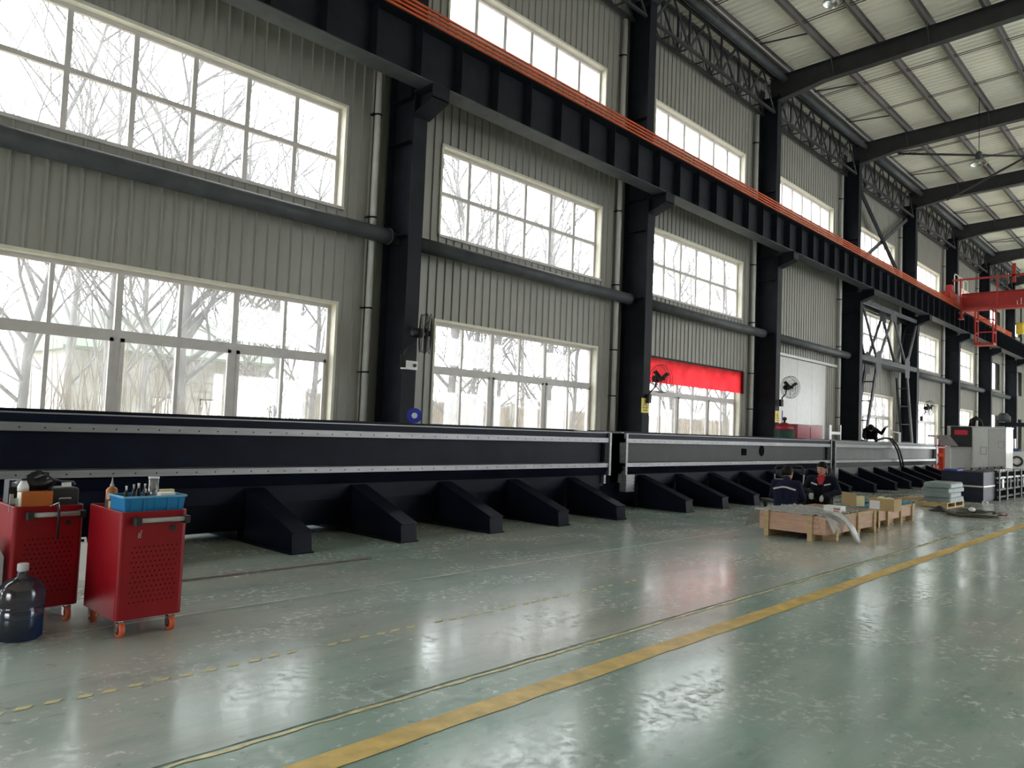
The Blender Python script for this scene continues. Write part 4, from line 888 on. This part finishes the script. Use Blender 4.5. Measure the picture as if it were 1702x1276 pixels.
for xx in (0, .12): MB().tube([(xx, 0, 0), (xx, 0, 1.85)], .025, 8).build('leg', M_LGREY, t)
MB().tube([(.15, 0, 1.86), (-1.1, 0, 1.9)], .022, 8).build('arm', M_LGREY, t); MB().tube([(-1.05, 0, 1.72), (-1.05, 0, 1.98)], .03, 8).build('end_clamp', M_LGREY, t); MB().box(-.2, .32, -.2, .2, 0, .03).build('base', M_STEEL2, t)

# ------------------------------------------------------------------ people
def person(name, label, loc, yaw, J, opts):
    """J: joint positions in metres, local frame: faces +x, left is +y."""
    root_loc = Vector(loc); q = MB(); seg = []
    V = lambda k: Vector(J[k])
    def cap(a, b, r0, r1, m): q.capsule(a, b, r0, r1, 14); seg.append((Vector(a), Vector(b), max(r0, r1), m))
    pel, che, nec, hed = V('pelvis'), V('chest'), V('neck'), V('head')
    up = (che-pel).normalized(); side = Vector((0, 1, 0))
    cap(pel-side*.07, pel+side*.07, .135, .135, 1)
    mid = pel.lerp(che, .5)
    cap(pel+up*.04-side*.07, che-side*.09, .125, .13, 0); cap(pel+up*.04+side*.07, che+side*.09, .125, .13, 0)
    cap(V('sl'), V('sr'), .075, .075, 0); cap(che+up*.06-side*.06, che+up*.06+side*.06, .12, .12, 0)
    cap(che+up*.1, nec, .075, .058, opts.get('collar', 3)); cap(nec, nec.lerp(hed, .5), .056, .056, 2)
    fw = Vector(opts.get('look', (1, 0, 0))).normalized(); hu = (hed-nec).normalized(); hs = hu.cross(fw).normalized(); fw = hs.cross(hu)
    # head: skull, jaw, nose, ears, brow
    cap(hed-fw*.02+hu*.02, hed-fw*.005+hu*.035, .088, .086, 2); cap(hed+fw*.03-hu*.06, hed+fw*.035-hu*.075, .058, .045, 2); cap(hed+fw*.03+hu*.0, hed+fw*.03-hu*.04, .07, .066, 2)
    cap(hed+fw*.092+hu*.005, hed+fw*.108-hu*.022, .011, .016, 2)
    for s_ in (-1, 1):
        cap(hed+hs*s_*.088+hu*.012-fw*.005, hed+hs*s_*.086-hu*.03, .016, .012, 2); cap(hed+fw*.085+hs*s_*.02+hu*.032, hed+fw*.07+hs*s_*.05+hu*.034, .012, .012, 2)
    cap(hed+fw*.085+hs*.018-hu*.052, hed+fw*.085-hs*.018-hu*.052, .012, .012, 2)
    for s_, k in ((1, 'l'), (-1, 'r')):
        sh, el, wr = V('s'+k), V('e'+k), V('w'+k); cap(sh, el, .066, .054, 0); cap(el, wr, .055, .042, 0)
        d = (wr-el).normalized(); hd = Vector(J.get('h'+k, tuple(d))).normalized()
        sd = hd.cross(Vector((0, 0, 1)));  sd = sd.normalized() if sd.length > .1 else Vector((0, 1, 0)); pn = sd.cross(hd)
        cap(wr+hd*.03+sd*.02, wr+hd*.09+sd*.025, .024, .022, 4); cap(wr+hd*.03-sd*.02, wr+hd*.09-sd*.025, .024, .022, 4); cap(wr, wr+hd*.06, .03, .03, 4)
        for f, (o_, ln) in enumerate(((-.034, .06), (-.012, .07), (.011, .066), (.033, .05))):
            b0 = wr+hd*.1+sd*o_; b1 = b0+hd*ln*.55-pn*.012; b2 = b1+(hd*.55-pn*.8).normalized()*ln*.5; cap(b0, b1, .0105, .0095, 4); cap(b1, b2, .0095, .009, 4)
        t0 = wr+hd*.035-sd*.03*s_; t1 = t0+(hd*.6-sd*s_*.7-pn*.2).normalized()*.045; t2 = t1+(hd*.9-pn*.4).normalized()*.035; cap(t0, t1, .014, .012, 4); cap(t1, t2, .012, .01, 4)
        hp, kn, an, to = V('hip'+k), V('k'+k), V('a'+k), V('t'+k); cap(hp, kn, .088, .064, 1); cap(kn, an, .062, .046, 1); cap(an-Vector((0, 0, .01)), an.lerp(to, .3)-Vector((0, 0, .02)), .045, .042, 5); cap(an.lerp(to, .3)-Vector((0, 0, .02)), to, .043, .034, 5)
    me = q.mesh(name+'_src'); tmp = bpy.data.objects.new('tmp', me); col.objects.link(tmp)
    md = tmp.modifiers.new('r', 'REMESH'); md.mode = 'VOXEL'; md.voxel_size = .011
    sm_ = tmp.modifiers.new('s', 'SMOOTH'); sm_.factor = .5; sm_.iterations = 4
    dg = bpy.context.evaluated_depsgraph_get(); dg.update(); bm_ = bpy.data.meshes.new_from_object(tmp.evaluated_get(dg)); bpy.data.objects.remove(tmp); bpy.data.meshes.remove(me)
    bm_.name = name; mats = [opts.get('jacket', M_JACKET), M_TROUS, M_SKIN, M_REDSHIRT, opts.get('hands', M_GLOVE), M_SHOE]
    bm_.materials.clear()
    for m in mats: bm_.materials.append(m)
    for p in bm_.polygons:
        c = p.center; best = 1e9; bi = 0
        for a, b_, r0, mi in seg:
            ab = b_-a; L2 = ab.length_squared; f = max(0, min(1, (c-a).dot(ab)/L2)) if L2 > 1e-9 else 0; dd = (c-(a+ab*f)).length-r0
            if dd < best: best = dd; bi = mi
        p.material_index = bi; p.use_smooth = True
    o = tag(add(name, bm_, None, loc, yaw), label, 'person')
    # hair cap, stripes, eyes
    hb = MB(); rings = []
    for i in range(9):
        a = i/8; th = a*math.pi*.8; ring = []
        for j in range(22):
            u = 2*math.pi*j/22; cu = math.cos(u); lim = th*(1.0 if cu < -.25 else (1-.33*min(1, (cu+.25)/.35)-.14*max(0, (cu-.1)/.9)))
            r_ = .106*(1+.025*math.sin(u*5+i)); ring.append(hed-fw*.018+hu*.03+hu*(r_*math.cos(lim)) + (fw*cu*1.02+hs*math.sin(u)*.93)*(r_*math.sin(lim)+.001))
        rings.append(ring)
    hb.loft(rings, True, True); hb.build('hair', M_HAIR, o)
    for s_ in (-1, 1):
        e = MB(); e.ball(hed+fw*.084+hs*s_*.032+hu*.014, .009, 8, 6); e.build('eye', M_DARK, o)
    if opts.get('stripe_back'):
        b = -Vector((1, 0, 0)); q2 = MB(); pts = [che+up*(.07-.05*abs(t_))+side*(t_*.19)-Vector((.137-.03*t_*t_, 0, 0)) for t_ in (-1, -.6, -.2, .2, .6, 1)]
        for a, c in zip(pts, pts[1:]): q2.bar(a, c, .012, .026)
        q2.build('reflective_stripe', M_LGREY, o)
    if opts.get('stripe_front'):
        q2 = MB(); q2.loft([[che+Vector((.118, .075, .15)), che+Vector((.118, -.075, .15)), che+Vector((.138, -.03, .03)), che+Vector((.138, .03, .03))], [che+Vector((.135, .07, .145)), che+Vector((.135, -.07, .145)), che+Vector((.155, -.028, .03)), che+Vector((.155, .028, .03))]]); q2.build('shirt_front', M_REDSHIRT, o)
        for s_ in (-1, 1):
            q2 = MB(); q2.bar(che+side*s_*.06+Vector((.135, 0, .02)), che+side*s_*.17+Vector((.105, 0, .05)), .012, .024); q2.build('reflective_stripe', M_WHITE, o)
    return o
SIT = dict(pelvis=(0, 0, .27), chest=(.03, 0, .58), neck=(.06, 0, .76), head=(.1, 0, .865), sl=(.03, .19, .69), sr=(.03, -.19, .69),
           el=(.1, .27, .46), er=(.1, -.27, .46), wl=(.33, .2, .42), wr=(.33, -.18, .42), hipl=(.02, .1, .25), hipr=(.02, -.1, .25),
           kl=(.4, .17, .42), kr=(.4, -.17, .42), al=(.36, .16, .09), ar=(.36, -.16, .09), tl=(.52, .18, .04), tr=(.52, -.18, .04))
person('person', 'worker in navy jacket with grey back stripe, seated with back turned', (13.12, 5.66, 0), .12, SIT, dict(stripe_back=True, look=(.95, -.25, -.1), collar=0))
S2 = dict(SIT); S2.update(pelvis=(0, 0, .28), chest=(.02, 0, .62), neck=(.03, 0, .82), head=(.05, 0, .935), sl=(.02, .2, .74), sr=(.02, -.2, .74), hipl=(.02, .1, .26), hipr=(.02, -.1, .26),
     wl=(.36, .1, .47), el=(.1, .31, .53), er=(.12, -.31, .53), wr=(.38, -.12, .5), hl=(.8, -.2, -.5), hr=(.8, .2, -.5))
person('person', 'worker in open dark jacket and red shirt with white gloves, facing the camera', (14.6, 5.6, 0), math.pi+.18, S2, dict(stripe_front=True, look=(.9, -.3, .0), jacket=mat('black_jacket', (.008, .009, .018), .8, 0, .25, 12, .2, spec=.2)))
for x_, y_, lab in ((13.1, 5.66, 'low wooden block under the worker with the back turned'), (14.62, 5.6, 'low wooden block under the worker in the red shirt')):
    small('wooden_block', lab, 'block', (x_, y_, 0), [('block', MB().cbox(-.15, .15, -.2, .2, 0, .115, .01), M_WOOD), ('cushion', MB().cbox(-.14, .14, -.19, .19, .115, .14, .01), M_TROUS)], 'low seats')
KN = dict(pelvis=(0, 0, .22), chest=(.24, 0, .38), neck=(.4, 0, .44), head=(.5, 0, .47), sl=(.33, .18, .4), sr=(.33, -.18, .4), el=(.45, .32, .3), er=(.5, -.22, .2), wl=(.58, .42, .48), wr=(.66, -.16, .08), hl=(.5, .5, .6), hr=(1, 0, -.1),
          hipl=(.0, .1, .2), hipr=(0, -.1, .2), kl=(.3, .17, .08), kr=(.3, -.17, .08), al=(-.1, .15, .06), ar=(-.1, -.15, .06), tl=(-.22, .15, .04), tr=(-.22, -.15, .04))
p = onY(1437, 722, 9.1)
person('person', 'worker in black crouching on top of the pale grey beam', (p.x+.35, 9.0, 1.452), math.pi+.3, KN, dict(jacket=M_TROUS, collar=0))
ST = dict(pelvis=(0, 0, .92), chest=(.06, 0, 1.24), neck=(.13, 0, 1.42), head=(.18, 0, 1.52), sl=(.1, .19, 1.36), sr=(.1, -.19, 1.36), el=(.2, .25, 1.1), er=(.2, -.25, 1.1), wl=(.42, .2, 1.08), wr=(.42, -.2, 1.08),
          hipl=(0, .1, .9), hipr=(0, -.1, .9), kl=(.03, .11, .5), kr=(.03, -.11, .5), al=(0, .11, .08), ar=(0, -.11, .08), tl=(.15, .12, .04), tr=(.15, -.12, .04))
p = onX(1692, 745, 34.6)
person('person', 'standing worker with black hair behind the white housing at the right edge', (34.6, p.y, 0), math.pi*.75, ST, dict(jacket=mat('blue_shirt', (.06, .1, .18), .8), collar=0, hands=M_SKIN))

# ------------------------------------------------------------------ outside the windows
tag(MB().box(XA-40, XB+60, 11.7, 120, -.3, -.05).build('outdoor_ground', M_GRASS), 'dry grass ground outside the windows', 'ground', kind='structure')
def tree(x, y, h, r0, label, seed, lean=0.):
    r = random.Random(seed); t = thing('bare_tree', label, 'tree', (x, y, -.06), 0, 'bare trees outside')
    trunk = MB(); br = MB()
    pts = [Vector((lean*h*(i/7)**1.3+r.uniform(-.04, .04)*i, r.uniform(-.04, .04)*i, h*i/7)) for i in range(8)]
    trunk.tube(pts, [r0*(1-.82*i/7) for i in range(8)], 9); trunk.build('trunk', M_BARK, t)
    def grow(p, d, ln, rad, depth):
        q = [p]; 
        for i in range(3): d = (d+Vector((r.uniform(-.16, .16), r.uniform(-.16, .16), r.uniform(-.04, .14)))).normalized(); q.append(q[-1]+d*ln/3)
        br.tube(q, [rad, rad*.8, rad*.6, rad*.4], 5 if depth else 4, False)
        if depth < 3:
            for k in range(3 if depth < 2 else 2):
                a = q[1+k % 3]; nd = (d+Vector((r.uniform(-.8, .8), r.uniform(-.8, .8), r.uniform(-.2, .5)))).normalized(); grow(a, nd, ln*r.uniform(.5, .72), rad*.55, depth+1)
    for k in range(22):
        f = .14+.82*k/22; i = min(6, int(f*7)); p = pts[i].lerp(pts[i+1], f*7-i); a = r.uniform(0, 6.283); grow(p, Vector((math.cos(a), math.sin(a)*.7, r.uniform(.6, 1.4))).normalized(), h*(.34-.2*f)*r.uniform(.8, 1.2), r0*(.46-.28*f), 0)
    br.build('branches', M_BARK, t)
spots = [(300, 620, 16.3, 10, .17, 'thick-trunked bare tree outside the nearest windows'), (30, 620, 14.6, 9, .09, 'slender leaning bare tree at the left window edge'), (753, 600, 16.2, 10, .15, 'bare tree outside the left pane of the second bay'), (912, 600, 17.0, 11, .15, 'bare tree outside the right panes of the second bay'),
         (1120, 640, 16.2, 10, .13, 'bare tree outside the third bay'), (1205, 640, 17, 11, .13, 'bare tree outside the right of the third bay'), (1470, 680, 15.5, 10, .13, 'bare tree outside the braced bay'), (1550, 690, 15.5, 10, .12, 'bare tree outside the window beyond the braced bay'),
         (180, 620, 18.5, 11, .1, 'thin bare tree further back outside the nearest windows'), (460, 640, 19, 10, .1, 'thin bare tree further back at the right of the nearest windows'), (830, 640, 19.5, 11, .1, 'thin bare tree further back outside the second bay')]
for i_, (px, y) in enumerate(((240, 22.5), (390, 21), (110, 24), (520, 20.5), (790, 20.5), (870, 28), (955, 20), (1150, 20), (1500, 21), (1610, 21))):
    spots.append((px, 640, y, 10+i_ % 3, .11, 'bare background tree, %s of the far row outside' % (ORD[i_] if 0 < i_ else 'nearest').replace('nearest', 'leading')))
for i, (px, py, y, h, r0, lab) in enumerate(spots):
    p = onY(px, py, y); tree(p.x, y, h, r0, lab, 20+i, (.1 if i == 1 else 0.0))
rr = random.Random(12); q = MB()
for k in range(2600):
    x = rr.uniform(0, 48); y = rr.uniform(13.2, 17); h = rr.uniform(1.4, 3.4)*(.6+.4*math.sin(x*.9)**2); q.tube([(x, y, -.06), (x+rr.uniform(-.1, .1), y, h*.6), (x+rr.uniform(-.3, .3), y+rr.uniform(-.2, .2), h)], [.014, .011, .004], 3, False)
tag(q.build('dry_reeds', M_REED), 'tall dry reeds growing outside along the window wall', 'reeds', kind='stuff')
a, c_ = onY(120, 520, 25).x, onY(452, 545, 25).x
t = thing('neighbouring_shed', 'low white shed with a green sheet roof outside the nearest windows', 'building', ((a+c_)/2, 27, -.05))
wb('wall', M_BWHITE, (a, c_, 25, 29, -.05, 3.4)); q = MB(); q.prism([(24.6, 3.35), (27, 4.75), (29.4, 3.35), (29.4, 3.25), (24.6, 3.25)], 'x', a-.3, c_+.3); q.build('roof', M_BROOF, t, world=True)
for k in range(4):
    x_ = a+.8+k*1.6; wn_ = wb('window', M_DARK, (x_, x_+.7, 24.97, 25.0, 1.0, 2.0)); wb('pane', M_LGREY, (x_+.05, x_+.65, 24.96, 24.97, 1.05, 1.95), par=None)
for k in range(12): wb('wall_course', M_BWHITE, (a, c_, 24.97, 25.0, .1+k*.27, .3+k*.27))
t = thing('tan_boundary_wall', 'tan rendered boundary wall beyond the trees outside', 'wall', (30, 24, -.05)); wb('panel', M_BTAN, (15, 60, 24, 24.25, -.05, 2.3)); wb('coping', M_BWHITE, (15, 60, 23.95, 24.3, 2.3, 2.4))
for k in range(12): wb('pier', M_BWHITE, (15+k*3.5, 15.35+k*3.5, 23.9, 24.3, -.05, 2.55))
